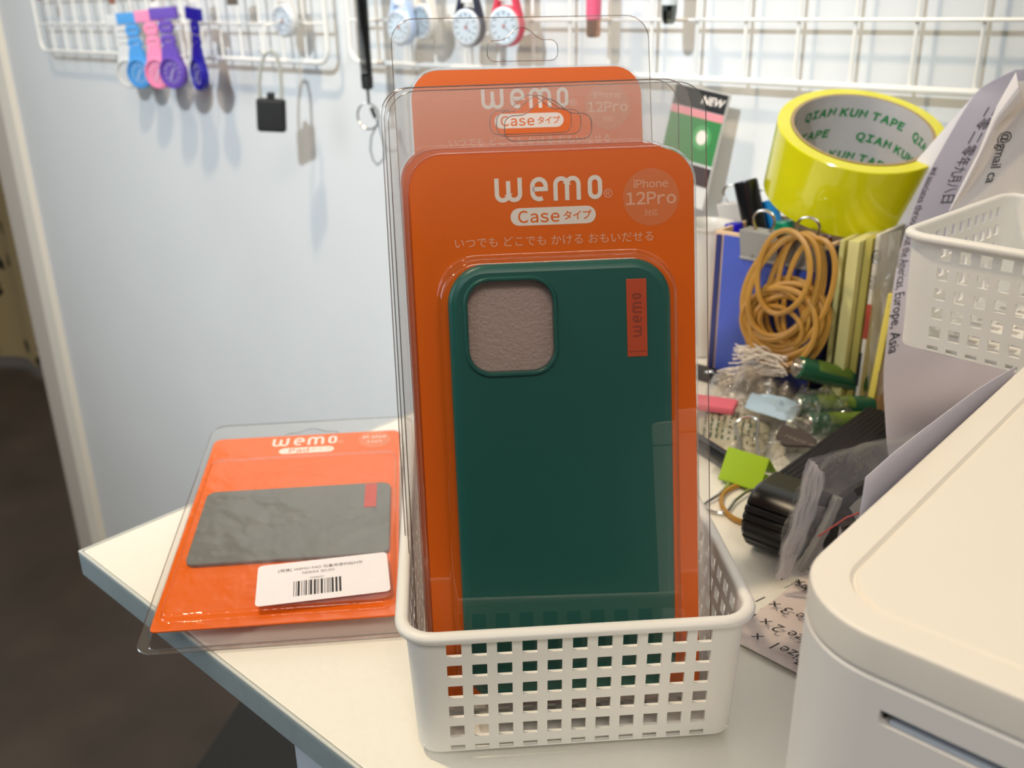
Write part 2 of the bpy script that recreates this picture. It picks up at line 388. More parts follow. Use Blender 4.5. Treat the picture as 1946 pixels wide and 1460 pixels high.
# ================================================================ baskets
def basket(name, label, M, W=.112, D=.168, H=.0525, nc=11, nd=17, taper=.045, group=None):
    """origin: middle of the bottom front edge; front looks to -y"""
    root = thing(name, label, 'basket', M, group)
    pitch, hw, th, rc, zf = .00842, .0050, .0013, .008, .0022
    def side_breaks(L, k):
        xs = [0.]; s0 = L / 2 - (k - 1) / 2 * pitch
        for i in range(k): xs += [s0 + i * pitch - hw / 2, s0 + i * pitch + hw / 2]
        return xs + [L]
    pts = []; col = []          # perimeter stations: (x,y,nx,ny); col[i] True if the cell after station i is a hole column
    cs = ((-W / 2, 0), (W / 2, 0), (W / 2, D), (-W / 2, D)); dirs = ((1, 0), (0, 1), (-1, 0), (0, -1)); nrm = ((0, -1), (1, 0), (0, 1), (-1, 0))
    for k in range(4):
        L = (W if k % 2 == 0 else D) - 2 * rc; x0 = cs[k][0] + dirs[k][0] * rc; y0 = cs[k][1] + dirs[k][1] * rc
        bs = side_breaks(L, nc if k % 2 == 0 else nd)
        for i, s in enumerate(bs):
            pts.append((x0 + dirs[k][0] * s, y0 + dirs[k][1] * s, *nrm[k])); col.append(i % 2 == 1 and i < len(bs) - 1)
        ccx, ccy = x0 + dirs[k][0] * L - nrm[k][0] * rc, y0 + dirs[k][1] * L - nrm[k][1] * rc
        a0 = math.atan2(nrm[k][1], nrm[k][0])
        for j in range(1, 6):
            a = a0 + j / 6 * PI / 2; pts.append((ccx + rc * math.cos(a), ccy + rc * math.sin(a), math.cos(a), math.sin(a))); col.append(False)
    zs = [0.0006]; row = []
    tops = [.0473 - .0088 * k for k in range(6)][::-1]
    for t in tops:
        b0 = max(t - .0052, .0012); row += [False, True]; zs += [b0, t]
    zs += [H - .002]; row += [False]
    n = len(pts); nz = len(zs)
    def P(i, j, inner):
        x, y, nx, ny = pts[i % n]; z = zs[j]; o_ = taper * z - (th if inner else 0); return (x + nx * o_, y + ny * o_, z)
    v = [P(i, j, q) for q in (0, 1) for j in range(nz) for i in range(n)]
    ix = lambda i, j, q: q * n * nz + j * n + i % n
    solid = lambda i, j: 0 <= j < nz - 1 and not (col[i % n] and row[j])
    f = []
    for j in range(nz - 1):
        for i in range(n):
            if not solid(i, j): continue
            f.append((ix(i, j, 0), ix(i + 1, j, 0), ix(i + 1, j + 1, 0), ix(i, j + 1, 0)))
            f.append((ix(i, j, 1), ix(i, j + 1, 1), ix(i + 1, j + 1, 1), ix(i + 1, j, 1)))
            if not solid(i, j - 1): f.append((ix(i, j, 0), ix(i, j, 1), ix(i + 1, j, 1), ix(i + 1, j, 0)))
            if not solid(i, j + 1): f.append((ix(i, j + 1, 0), ix(i + 1, j + 1, 0), ix(i + 1, j + 1, 1), ix(i, j + 1, 1)))
            if not solid(i - 1, j): f.append((ix(i, j, 0), ix(i, j + 1, 0), ix(i, j + 1, 1), ix(i, j, 1)))
            if not solid(i + 1, j): f.append((ix(i + 1, j, 0), ix(i + 1, j, 1), ix(i + 1, j + 1, 1), ix(i + 1, j + 1, 0)))
    m = MB(); m.add((v, f), white_pl); m.build('wall_lattice', root, smooth=50)
    # rolled rim
    prof = [(-.0014, H - .0026), (-.0016, H - .0008), (-.0006, H), (.0010, H + .0002), (.0024, H - .0004), (.0031, H - .0015), (.0028, H - .0029), (.0018, H - .0034), (.0006, H - .0030)]
    rp = [(x, y, nx, ny) for k, (x, y, nx, ny) in enumerate(pts)]
    rings = [[(x + nx * (taper * H + a), y + ny * (taper * H + a), z) for a, z in prof] for x, y, nx, ny in rp]; rings.append(rings[0])
    MB().add(loft(rings, True, False, False), white_pl).build('rim', root, smooth=60)
    # floor with holes
    def br(L, k):
        xs = [-L / 2]; s0 = -(k - 1) / 2 * pitch
        for i in range(k): xs += [s0 + i * pitch - hw / 2, s0 + i * pitch + hw / 2]
        return xs + [L / 2]
    ax, ay = br(W - .004, nc), br(D - .004, nd); nx_, ny_ = len(ax), len(ay)
    v = [(x, y + D / 2, z) for z in (.0010, zf) for y in ay for x in ax]; f = []
    jx = lambda i, j, q: q * nx_ * ny_ + j * nx_ + i
    ss = lambda i, j: 0 <= i < nx_ - 1 and 0 <= j < ny_ - 1 and not (i % 2 == 1 and j % 2 == 1)
    for j in range(ny_ - 1):
        for i in range(nx_ - 1):
            if not ss(i, j): continue
            f += [(jx(i, j, 1), jx(i + 1, j, 1), jx(i + 1, j + 1, 1), jx(i, j + 1, 1)), (jx(i, j, 0), jx(i, j + 1, 0), jx(i + 1, j + 1, 0), jx(i + 1, j, 0))]
            if not ss(i, j - 1): f.append((jx(i, j, 0), jx(i + 1, j, 0), jx(i + 1, j, 1), jx(i, j, 1)))
            if not ss(i, j + 1): f.append((jx(i, j + 1, 0), jx(i, j + 1, 1), jx(i + 1, j + 1, 1), jx(i + 1, j + 1, 0)))
            if not ss(i - 1, j): f.append((jx(i, j, 0), jx(i, j, 1), jx(i, j + 1, 1), jx(i, j + 1, 0)))
            if not ss(i + 1, j): f.append((jx(i + 1, j, 0), jx(i + 1, j + 1, 0), jx(i + 1, j + 1, 1), jx(i + 1, j, 1)))
    MB().add((v, f), white_pl).build('bottom', root, smooth=0)
    for sx in (-1, 1):
        for y in (.012, D - .012):
            MB().add(loft([[(x + sx * (W / 2 - .016), yy + y, z) for x, yy in rrect(.018 * q, .008 * q, .002)] for q, z in ((.9, -.0028), (1, -.0022), (1, .0010))]), white_pl).build('foot', root)
    return root

UB, VB = Vector((.6861, .7275, 0)), Vector((-.7275, .6861, 0))
BO = Vector((-.164, .209, .003))
basket('plastic_basket', 'white lattice plastic basket on the desk holding the orange phone case packages', basis(UB, VB, (0, 0, 1), BO))
ta = R(-4.5)
TO = Vector((-.1478 - .0023, .4232 - .0035, .0975))
TU, TV = Vector((math.cos(ta), math.sin(ta), 0)), Vector((-math.sin(ta), math.cos(ta), 0))
basket('plastic_basket', 'white lattice plastic basket raised on the grey box with curling papers behind it', basis(TU, TV, (0, 0, 1), TO + TU * .084), W=.168, D=.108, nc=17, nd=11)

# ================================================================ phone case packages
def package_frame(q):
    a, b, c = q[3], q[4], q[5]
    return Tr(q[0], q[1], q[2]) @ Rz(a) @ Rx(b) @ Ry(c) @ Matrix.Scale(q[6] if len(q) > 6 else 1, 4)
def card_art(m, y):
    m.add(logo(-.0199, .0172, .1806, .1888, .00150), print_w, front(y))
    m.add(text('®', .0042), print_s, front(y, .0192, .1822))
    pill = arc(-.0118, .1755, .0030, 90, 270) + arc(.0118, .1755, .0030, 270, 450)
    m.add(fill2d([pill]), print_w, front(y))
    m.add(ptext('Case', .0054, .13, .012), orange, front(y - .00004, -.0050, .1755)); m.add(text('タイプ', .0034, bold=.014, spacing=.92), orange, front(y - .00004, .0083, .1752))
    m.add(text('いつでも どこでも かける おもいだせる', .00385, spacing=1.0), print_s, front(y, .0002, .1670, 0) @ Matrix.Diagonal((1.02, 1.0, 1, 1)))
    m.add(fill2d([[(.0341 + .0098 * math.cos(k * PI / 24), .1806 + .0098 * math.sin(k * PI / 24)) for k in range(48)]]), orange_l, front(y))
    m.add(ptext('iPhone', .0036, .09, .008), print_s, front(y - .00004, .0341, .1852)); m.add(ptext('12Pro', .0055, .08, .022), print_s, front(y - .00004, .0341, .1803)); m.add(text('対応', .0025), print_s, front(y - .00004, .0341, .1751))
def hanger(cx, zb, zt, hw):
    """sombrero shaped hang hole"""
    zs, r = zb + (zt - zb) * .62, .0032; bump = zt - zs
    out = arc(cx - hw + r, zb + r, r, 180, 270, 5) + arc(cx + hw - r, zb + r, r, 270, 360, 5) + arc(cx + hw - r, zs - r, r, 0, 90, 5)
    for k in range(21):
        x = .0098 - .0196 * k / 20; out.append((cx + x, zs + bump * (.5 + .5 * math.cos(PI * x / .0098))))
    return out + arc(cx - hw + r, zs - r, r, 90, 180, 5)
def case_package(label, M, fb=-.0068, group='phone case packages in the basket'):
    g = thing('phone_case_package', label, 'package', M, group)
    # printed card
    m = MB(); o2 = rrect(.098, .197, .004, 8, 0, .0985, .0118)
    m.add(loft([[(x, y, z) for x, z in o2] for y in (.0006, .0)]), orange); card_art(m, -.00006)
    m.build('printed_card', g, smooth=30)
    # clear shell: flange with hang hole, raised box round the card, bubble round the case
    D = .0095
    fo = rrect(.1115, .2202 - fb, .0085, 8, 0, (.2202 + fb) / 2, .010)
    bo = rrect(.1015, .2005, .005, 8, 0, .0985, .0130)
    b1 = rrect(.1000, .1992, .005, 8, 0, .0985, .0126)
    b2 = rrect(.0985, .1978, .004, 8, 0, .0985, .0120)
    u0 = rrect(.0842, .1640, .012, 8, 0, .0812, .0150); u1 = rrect(.0822, .1620, .012, 8, 0, .0812, .0145); u2 = rrect(.0776, .1574, .011, 8, 0, .0812, .0130)
    uI = lambda i: rrect(.0822 - 2 * i, .1620 - 2 * i, .012 - i, 8, 0, .0812, .0145 - i); bI = lambda w_, r_: rrect(w_, w_ + .0992, .0048, 8, 0, .0985, r_)
    rg = lambda p, y: [(x, y, z) for x, z in p]
    m = MB(); m.add(loft([rg(bo, D), rg(b1, .0008), rg(bI(.0996, .0124), .0001), rg(bI(.0990, .0122), -.0004), rg(b2, -.0006), rg(u0, -.0006), rg(uI(-.0005), -.0008), rg(uI(-.0001), -.0013), rg(u1, -.0022), rg(uI(.0005), -.0100), rg(uI(.0009), -.0110), rg(uI(.0016), -.0117), rg(u2, -.0120)], True, False, True), blister)
    m.build('clear_blister', g, smooth=40)
    m = MB(); hh = hanger(0, .2020, .2160, .0153)
    m.add(fill2d([fo, bo, hh]), hang_haze_m, front(D))
    fr = front(D)
    for lp, r in ((fo, .00022), (hh, .0002)):
        m.add(tube([(x, D, z) for x, z in lp], r, 5, True), bead_m)
    m.build('clear_flange', g, smooth=30)
    # the case itself
    cx, W2, z0, z1 = .0006, .0765, .0025, .1600
    cr = lambda ins, y: [(x, y, z) for x, z in rrect(W2 - 2 * ins, z1 - z0 - 2 * ins, .0135 - ins, 8, cx, (z0 + z1) / 2)]
    camr = lambda ins: rrect(.0322 - 2 * ins, .0342 - 2 * ins, .0092 - ins, 8, -.0164, .1386)
    m = MB(); m.add(loft([cr(.0004, -.0008), cr(0, -.002), cr(0, -.0072), cr(.0005, -.0086), cr(.0014, -.0094), cr(.0030, -.0099)], True, True, False), teal)
    m.add(fill2d([[(x, z) for x, y, z in cr(.0030, 0)], camr(0)]), teal, front(-.0099))
    kr = lambda i, y: [(x, y, z) for x, z in camr(i)]
    m.add(loft([kr(0, -.0099), kr(.0001, -.0107), kr(.0005, -.0111), kr(.0011, -.0111), kr(.0015, -.0107), kr(.0016, -.0050)], True, False, False), teal)
    case = m.build('phone_case', g, smooth=40)
    MB().add(loft([kr(.0015, -.0052), kr(.0015, -.0062)]), foam).build('foam_filler', case)['label'] = 'grey foam seen in the camera opening'
    m = MB(); m.add(box(.0069, .0004, .0266, (.0267, -.0100, .1398), .00015), tag_o)
    m.add(logo(-.0075, .0075, -.0016, .0016, .0006), tag_d, front(-.01025, .0268, .1408, R(90)))
    m.add(box(.0060, .0001, .0003, (.0267, -.01022, .1283)), tag_d)
    m.build('fabric_tag', case)['label'] = 'orange fabric tag'
    return g
Q1 = (-.1747, .2168, .0145, R(44.728), R(-13.98), R(-.891), .966)
M1 = package_frame(Q1)
p1 = case_package('foremost orange package with teal phone case leaning in the white basket', M1)
def behind(M, d, lat, up): return M @ Tr(lat, d, up)
dup(p1, behind(M1, .0122, -.0024, .0030), 'orange phone case package second from the front, its clear rim just showing')
dup(p1, behind(M1, .0244, -.0046, .0050), 'orange phone case package third from the front, nested behind two others')
Q4 = (-.2324, .2731, .0363, R(50.38), R(-16), R(.14), .966)
case_package('rearmost orange package standing taller and further back in the basket', package_frame(Q4), fb=-.0300)

# ================================================================ flat pad package on the desk
QP = (-.2961, .1746, .009, .838, -1.4891, 0)
pg = thing('pad_package', 'orange package with grey sticky pad lying over the desk corner', 'package', package_frame(QP))
m = MB(); m.add(loft([[(x, y, z) for x, z in rrect(.101, .1555, .0022, 6, 0, .07775, .0045)] for y in (.0006, 0)]), orange); y = -.00006
m.add(logo(-.0186, .0163, .1444, .1526, .00150), print_w, front(y)); m.add(text('®', .004), print_s, front(y, .0186, .1458))
m.add(fill2d([arc(-.0112, .1391, .0030, 90, 270) + arc(.0122, .1391, .0030, 270, 450)]), print_w, front(y))
m.add(ptext('Pad', .0054, .14, .012), orange, front(y - .00004, -.0035, .1391)); m.add(text('タイプ', .0040), print_s, front(y - .00004, .0080, .1391))
m.add(fill2d([[(.0368 + .0088 * math.cos(k * PI / 24), .1466 + .0088 * math.sin(k * PI / 24)) for k in range(48)]]), orange_l, front(y))
m.add(ptext('M size', .0040, .08, .01), print_w, front(y - .00004, .0368, .1495)); m.add(ptext('1set', .0036), print_w, front(y - .00004, .0368, .1446))
m.build('printed_card', pg, smooth=30)
D = .0080
rg = lambda p, y: [(x, y, z) for x, z in p]
fo = rrect(.1145, .1895, .008, 8, 0, .0905); bo = rrect(.1040, .1590, .003, 8, 0, .0777, .005)
m = MB()
m.add(loft([rg(bo, D), rg(rrect(.1026, .1572, .003, 8, 0, .0777, .005), .0004), rg(rrect(.1012, .1556, .0025, 8, 0, .0777, .0048), -.0006),
            rg(rrect(.0975, .1262, .005, 8, .0006, .0672), -.0006), rg(rrect(.0968, .1254, .005, 8, .0006, .0672), -.0009), rg(rrect(.0960, .1245, .005, 8, .0006, .0672), -.0018), rg(rrect(.0955, .1240, .005, 8, .0006, .0672), -.0028), rg(rrect(.0945, .1228, .0047, 8, .0006, .0672), -.0034), rg(rrect(.0925, .1205, .0045, 8, .0006, .0672), -.0036)], True, False, True),
      clear('clear_blister_wavy', .085, .03, (.985, .985, .985), bump=.9, bscale=22))
m.build('clear_blister', pg, smooth=40)
m = MB(); hh = hanger(0, .1655, .1765, .0150); m.add(fill2d([fo, bo, hh]), hang_haze_m, front(D))
for lp, r in ((fo, .00024), (hh, .0002)): m.add(tube([(x, D, z) for x, z in lp], r, 5, True), bead_m)
m.add(tube([(x, D - .0002, z) for x, z in bo], .00022, 5, True), bead_m)
m.build('clear_flange', pg)
m = MB(); m.add(loft([rg(rrect(.0905 - i, .0585 - i, .0042, 8, .0010, .0705), y) for i, y in ((0, -.0003), (0, -.0016), (.0006, -.0020))]), grey_pad)
pad = m.build('sticky_pad', pg)
m = MB(); m.add(box(.0058, .0003, .0205, (.0366, -.0021, .0882), .0001), red_tag); m.build('fabric_tag', pad)['label'] = 'small red tag'
# price sticker with barcode, stuck on the shell at a slight angle
st = basis((math.cos(R(4.5)), 0, math.sin(R(4.5))), (-math.sin(R(4.5)), 0, math.cos(R(4.5))), (0, -1, 0), (.0184, -.0038, .0226))
m = MB(); sr = rrect(.0562, .0275, .0020, 6)
m.add(loft([[(x, y, z) for x, y in sr] for z in (.0, .00015)]), paper_w)
k = .00019
m.add(text('[現貨] WEMO PAD 可重用便利貼M灰', .00225), ink, st.__class__.Identity(4) @ Tr(-.001, .0083, k)); m.add(ptext('N0684 90.00', .0022), ink, Tr(-.0020, .0054, k)); m.add(text('72466231', .0016), ink, Tr(-.0026, .0014, k))
rr = random.Random(3); x = -.0125
while x < .0072:
    wd = rr.choice((.0003, .0003, .0006, .0009)); m.add(box(wd, .0100, .00004, (x + wd / 2, -.0050, k)), ink); x += wd + rr.choice((.0003, .0004, .0007))
o = m.build('price_sticker', pg); o.matrix_local = st; o['label'] = 'white price sticker with barcode'

# ================================================================ wire grids on the wall
GY = 0.722
def grid(label, x0, x1, zb0, zb1, zm0, zm1, H=.46, nw=17, y=GY, xs=None):
    """zb*/zm*: heights of the bottom bar and of the first cross wire at both ends (the grid hangs slightly out of level)"""
    W = x1 - x0; sl = math.atan2(zb1 - zb0, W)
    g = thing('wire_grid_panel', label, 'wire grid', Tr(x0, y, zb0) @ Ry(-sl), 'white wire grids on the wall')
    r = .0028
    m = MB(); p = [(x, 0, z) for x, z in rrect(W, H, .016, 6, W / 2, H / 2)]; m.add(tube(p, r, 8, True), wire_m); m.build('frame', g)
    m = MB(); n = nw
    for i in range(1, n):
        x = W * i / n if xs is None else xs[i - 1]
        m.add(tube([(x, .003, .0), (x, .003, H)], .0016, 6), wire_m)
    m.build('upright_wires', g)
    m = MB(); dz = ((zm0 - zb0) + (zm1 - zb1)) / 2
    z = dz
    while z < H - .01:
        m.add(tube([(0, 0, z + ((zm0 - zb0) - dz)), (W, 0, z + ((zm1 - zb1) - dz))], .0016, 6), wire_m); z += .044
    m.build('cross_wires', g)
    # little standoffs that hold the grid off the wall
    for x in (W * .06, W * .94):
        MB().add(tube([(x, 0, H - .002), (x, YW - y, H - .002)], .002, 6), wire_m).build('wall_hook', g)
    return g
grid('white wire grid left of the wall, hung with toy coloured nurse watches', -1.716, -.947, .1630, .1712, .2040, .2140)
grid('white wire grid across the right of the wall, above the yellow tape roll', -.9125, -.1425, .1736, .1778, .2178, .2255, y=.728)

# wire hooks carrying the goods
def hook_path(zt, zb, yy): return [(0, GY - yy, zt), (0, -.004, zt + .002), (0, -.010, zt), (0, -.012, zb + .006), (0, -.016, zb), (0, -.022, zb + .002), (0, -.024, zb + .008)]

# nurse fob watches
def nurse_watch(label, x, y, z, yaw, col, tilt=0, n='nurse'):
    cm = mat('watch_' + col[1:], col, .4); fm = mat('watchface_' + col[1:], tuple(min(1, c * .8 + .02) for c in lin(col)[:3]) + (1,), .25, coat=.6)
    g = thing('nurse_watch', label, 'watch', Tr(x, y, z) @ Rz(yaw) @ Ry(tilt), 'nurse watches on the left grid')
    MB().add(box(.044, .006, .0150, (0, 0, .0730), .0012), cm).build('clip_bar', g)
    m = MB()
    for k in range(4):
        zz = .0610 - k * .0086
        m.add(box(.0195, .0048, .0076, (0, 0, zz), .0016), cm)
        if k % 2 == 0:
            for s in (-1, 1): m.add(box(.0060, .0042, .0064, (s * .0092, .0, zz - .0042), .0014), cm)
    m.add(prism([(-.0105, .0330), (.0105, .0330), (.0165, .0120), (-.0165, .0120)], .0052, -.0026), cm)
    m.build('link_strap', g)
    m = MB(); m.add(lathe([(.0165, -.005), (.0206, -.0035), (.0210, .002), (.0200, .0052), (.0176, .0062), (.0168, .0040), (.0166, .0030)], 40), cm, Rx(PI / 2)); ca = m.build('watch_case', g)
    m = MB(); m.add(lathe([(.0165, .0030), (.0165, .0034)], 40), fm, Rx(PI / 2))
    wm = mat('watch_marks', '#E9E9EC', .5)
    for k in range(12):
        a = k * PI / 6; m.add(box(.0008, .0003, .0022, (0, 0, .0115)), wm, Tr(0, -.0036, 0) @ Ry(a))
    for a, ll in ((.7, .007), (3.6, .010)): m.add(box(.0009, .0003, ll, (0, 0, ll / 2)), wm, Tr(0, -.0040, 0) @ Ry(a))
    m.build('dial', ca); return g
wz = lambda x, y, Y: ony(x, y, Y)
for lab, px, py, Y, yaw, col, tl in (('white nurse watch at the left end of the coloured row', 247, 139, .712, 24, '#D9D8D4', -3), ('sky blue nurse watch between the white and pink ones', 268, 139, .700, 24, '#4C9BDB', -3),
        ('pink nurse watch between the blue and purple ones', 303, 139, .690, 22, '#F48FB4', -3), ('purple nurse watch in front of the pink one, face clear', 331, 138, .682, 20, '#6A49B0', -3),
        ('dark royal blue nurse watch turned sideways at the right of the row', 380, 141, .690, -9, '#1B1091', 4)):
    p = wz(px, py, Y); nurse_watch(lab, p.x, p.y, p.z, R(yaw), col, R(tl))
m = MB(); p = ony(349, 28, .70); q = ony(352, 110, .70)
m.add(tube([(p.x, GY - .002, p.z), (p.x, .71, p.z), (p.x, .695, p.z - .002)] + [(p.x + .003 + .009 * math.cos(R(t)), .695, q.z + .022 + .034 * math.sin(R(t))) for t in range(110, -250, -24)], .0012, 6), wire_m)
tag(m.build('loop_hook', M=I4), 'thin white wire loop hook between the purple and dark blue watches', 'hook')
# tags and stubs cut by the top of the frame
tw = mat('price_tag_white', '#ECE7E0', .6)
for nm, lab, px, py, wd, hh, mt in (('price_tag', 'white price tag with black marks above the coloured nurse watches', 291, -6, .014, .026, tw), ('price_tag', 'blank white price tag above the purple and dark blue watches', 364, -10, .013, .018, tw),
                                ('charm', 'small brown charm tip above the empty left part of the grid', 211, -8, .011, .022, mat('brown_charm', '#8C5A48', .5)), ('charm', 'dull red charm tip at the far left corner of the grid', 74, -9, .012, .014, mat('red_charm', '#8E2A34', .5)),
                                ('charm', 'dark olive charm tip high between the watches and the compass', 440, -9, .016, .022, mat('olive_charm', '#5E5348', .5))):
    p = ony(px, py, .70); m = MB(); m.add(box(wd, .0016, hh, (0, 0, 0), .0006), mt)
    m.add(tube([(0, 0, hh / 2 - .002), (0, .004, hh / 2 + .02), (0, .022, hh / 2 + .024)], .0008, 5), wire_m)
    if 'black marks' in lab:
        for k in range(3): m.add(box(.002, .0002, .006, (-.003 + .003 * k, -.0009, -.004 + .001 * k)), ink)
    tag(m.build(nm, M=Tr(p.x, p.y, p.z) @ Rz(R(20))), lab, 'tag' if nm == 'price_tag' else 'charm', 'small goods high on the left grid')

# round dial watches
def fob(label, px, py, Y, yaw, col, r=.0165, th=.010, strap='#F0EDE6', face='#C9D6DF', red=True, group=None, bez='#D5D8DA'):
    p = ony(px, py, Y); cm = mat('fob_' + col[1:], col, .35); sm = mat('fobstrap_' + strap[1:], strap, .5)
    g = thing('fob_watch', label, 'watch', Tr(p.x, p.y, p.z) @ Rz(R(yaw)), group)
    m = MB(); m.add(lathe([(r - .002, -th), (r + .001, -th + .002), (r + .001, -.001), (r, 0)], 40), cm, Rx(PI / 2))
    for s in (-1, 1): m.add(prism([(s * (r * .62), r * .6), (s * (r * .95), r * .5), (s * (r * .62), r * 1.55), (s * (r * .42), r * 1.5)], th * .7, .0015), cm)
    m.build('watch_case', g)
    m = MB(); m.add(lathe([(r, 0), (r - .0004, .0014), (r - .0026, .0016), (r - .0032, .0006)], 40, False, False), mat('bezel_' + bez[1:], bez, .15, metal=.3), Rx(PI / 2)); m.build('bezel', g)
    m = MB(); m.add(lathe([(r - .003, .0004), (r - .003, .0007)], 40), mat('dial_' + face[1:], face, .3), Rx(PI / 2))
    for k in range(12): m.add(box(.0011, .0002, .0028, (0, 0, r - .0056)), ink, Tr(0, -.0008, 0) @ Ry(k * PI / 6))
    if red: m.add(lathe([(.0016, .0008), (.0012, .0018)], 12), mat('red_hub', '#B23A2A', .4), Rx(PI / 2))
    for a, ll in ((.5, .006), (2.2, .008)): m.add(box(.0008, .0002, ll, (0, 0, ll / 2)), steel, Tr(0, -.001, 0) @ Ry(a))
    m.build('dial', g)
    m = MB(); m.add(box(r * .95, .0030, .030, (0, .004, r * 1.4 + .013), .001), sm); m.add(tube([(-r * .5, .004, r * 1.38), (r * .5, .004, r * 1.38)], .0014, 6), chrome); m.build('strap', g)
    return g
fob('small white compass hanging above the black padlock', 537, 40, .700, 6, '#E9E6E1', r=.0168, th=.010, face='#C3CBD2')
fg = 'dial watches behind the clear packages'
fob('pale blue dial watch at the left, nearest the coil lanyard', 758, 52, .690, 4, '#BFD3F2', group=fg)
fob('cream dial watch overlapped by the pale blue one', 800, 42, .703, -6, '#EFE6DA', face='#9FB0BC', red=False, group=fg)
fob('navy dial watch between the cream and red ones', 886, 52, .692, 6, '#1A1B33', r=.0168, group=fg)
fob('red dial watch above the hang hole of the rear package', 958, 50, .690, 6, '#D5364E', r=.0170, group=fg)

# padlock with a pale cable shackle
p = ony(516, 219, .672)
g = thing('padlock', 'black square padlock with pale cable loop hanging below the left grid', 'padlock', Tr(p.x, p.y, p.z) @ Rz(R(46)) @ Ry(R(4)))
MB().add(box(.0335, .013, .0380, (0, 0, 0), .0035, 3), black_m).build('body', g)
MB().add(box(.0085, .009, .008, (0, 0, .0220), .0015), black_m).build('button', g)
MB().add(tube([(-.0125, 0, .018), (-.0130, 0, .034), (-.0105, 0, .054), (-.0050, 0, .068), (.0015, .0, .073), (.0080, 0, .068), (.0118, 0, .054), (.0125, 0, .034), (.0125, 0, .018)], .0023, 8),
         mat('cable_sleeve', '#C9C9BE', .3, trans=.3)).build('cable_shackle', g)
m = MB(); m.add(tube([(p.x, GY - .002, p.z + .104), (p.x, GY - .02, p.z + .104), (p.x, .674, p.z + .098), (p.x, .672, p.z + .070), (p.x, .668, p.z + .0690), (p.x, .664, p.z + .075)], .0013, 6), wire_m)
tag(m.build('wire_hook', M=I4), 'white wire hook that holds the black padlock', 'hook')

# black coil lanyard with key ring and strap loop
pt, pb = ony(678, -150, .694), ony(697, 146, .694)
g = thing('coil_lanyard', 'black coiled lanyard with silver key ring hanging between the two grids', 'lanyard', Tr(pb.x, pb.y, pb.z))
top = pt - pb; nT = 72
pts = [(top.x * k / (nT * 12) + .0058 * math.cos(2 * PI * k / 12), .0058 * math.sin(2 * PI * k / 12), top.z * k / (nT * 12)) for k in range(nT * 12 + 1)]
MB().add(tube(pts, .00085, 5), black).build('coil', g)
MB().add(tube([Vector(pts[-1]), top + Vector((0, 0, .008)), top + Vector((0, .012, .016)), top + Vector((0, .030, .017))], .0010, 6), chrome).build('hanging_wire', g)
MB().add(lathe([(.0040, -.0130), (.0062, -.0115), (.0064, .000), (.0052, .0025)], 20), black_m).build('end_sleeve', g)
rc_ = ony(700, 221, .694) - pb
MB().add(tube([(0, 0, -.012), (.0004, 0, -.022), (.001, -.001, rc_.z + .0135)], .0016, 6), black_m).build('cord', g)
rg_ = MB(); rg_.add(tube([(rc_.x + .0138 * math.cos(2 * PI * k / 40), .0035 * math.cos(2 * PI * k / 40), rc_.z + .0138 * math.sin(2 * PI * k / 40)) for k in range(40)], .0010, 6, True), chrome); rg_.build('key_ring', g)
l0 = ony(706, 205, .69) - pb; l1 = ony(718, 235, .69) - pb; l2 = ony(717, 314, .69) - pb; la = ony(704, 285, .69) - pb; lb = ony(732, 285, .69) - pb
MB().add(tube([l0, l1, (la.x + .003, l2.y, (l1.z + la.z) / 2), la, (la.x + .003, l2.y, la.z - .010), l2, (lb.x - .003, l2.y, lb.z - .010), lb, (lb.x - .004, l2.y, (l1.z + lb.z) / 2), l1 + Vector((.001, 0, 0))], .0008, 6), mat('grey_cord', '#4A5358', .6)).build('strap_loop', g)
MB().add(tube([l0, l0.lerp(l1, .6)], .0022, 8), black_m).build('crimp', g)

# pink and chrome pendants
p = ony(1128, 38, .70)
g = thing('lipstick_pendant', 'pink tube pendant with copper tip hanging right of the red watch', 'pendant', Tr(p.x, p.y, p.z))
MB().add(cyl(.0066, .07, 24, .001, .0), mat('pink_tube', '#E4607E', .35)).build('cap', g)
MB().add(lathe([(.0050, -.0140), (.0062, -.0125), (.0063, .0)], 24), mat('copper_tip', '#C98B6A', .2, metal=.9)).build('tip', g)
p = ony(1272, 10, .70)
g = thing('bullet_pendant', 'small dark chrome faceted pendant on the right wire grid', 'pendant', Tr(p.x, p.y, p.z))
MB().add(lathe([(.0040, -.0140), (.0058, -.0105), (.0064, -.004), (.0064, .000)], 10), mat('dark_chrome', '#6D7370', .12, metal=1)).build('facets', g, smooth=0)
MB().add(cyl(.0066, .03, 24, .0005, .0), mat('pale_cap', '#D9DEDC', .35)).build('cap', g)

# small card package standing against the wall
p = ony(1336, 268, .715)
pk = mat('card_green', '#2F7A3A', .4); m = MB()
hw_, hh_ = .026, .048
m.add(box(2 * hw_, .004, 2 * hh_, (0, 0, 0), .0010), mat('card_white', '#DAD6CF', .5))
m.add(box(2 * hw_ - .001, .0004, .016, (0, -.0022, hh_ - .0085)), black_m); m.add(box(2 * hw_ - .001, .0004, .006, (0, -.0022, hh_ - .020)), mat('card_pink', '#E08A8E', .5))
m.add(box(2 * hw_ - .001, .0004, .036, (0, -.0022, hh_ - .041)), pk); m.add(box(2 * hw_ - .001, .0004, .016, (0, -.0022, hh_ - .069)), mat('card_dark', '#2A0F14', .5))
m.add(fill2d([[(.009 * math.cos(k * PI / 12), .010 * math.sin(k * PI / 12)) for k in range(24)]]), mat('card_ring', '#4E9A56', .4), front(-.0026, .010, .010)); m.add(fill2d([[(.005 * math.cos(k * PI / 12), .006 * math.sin(k * PI / 12)) for k in range(24)]]), print_w, front(-.0028, .010, .010))
m.add(text('NEW', .009, bold=.02, shear=.3), print_w, front(-.0026, .012, hh_ - .0085))
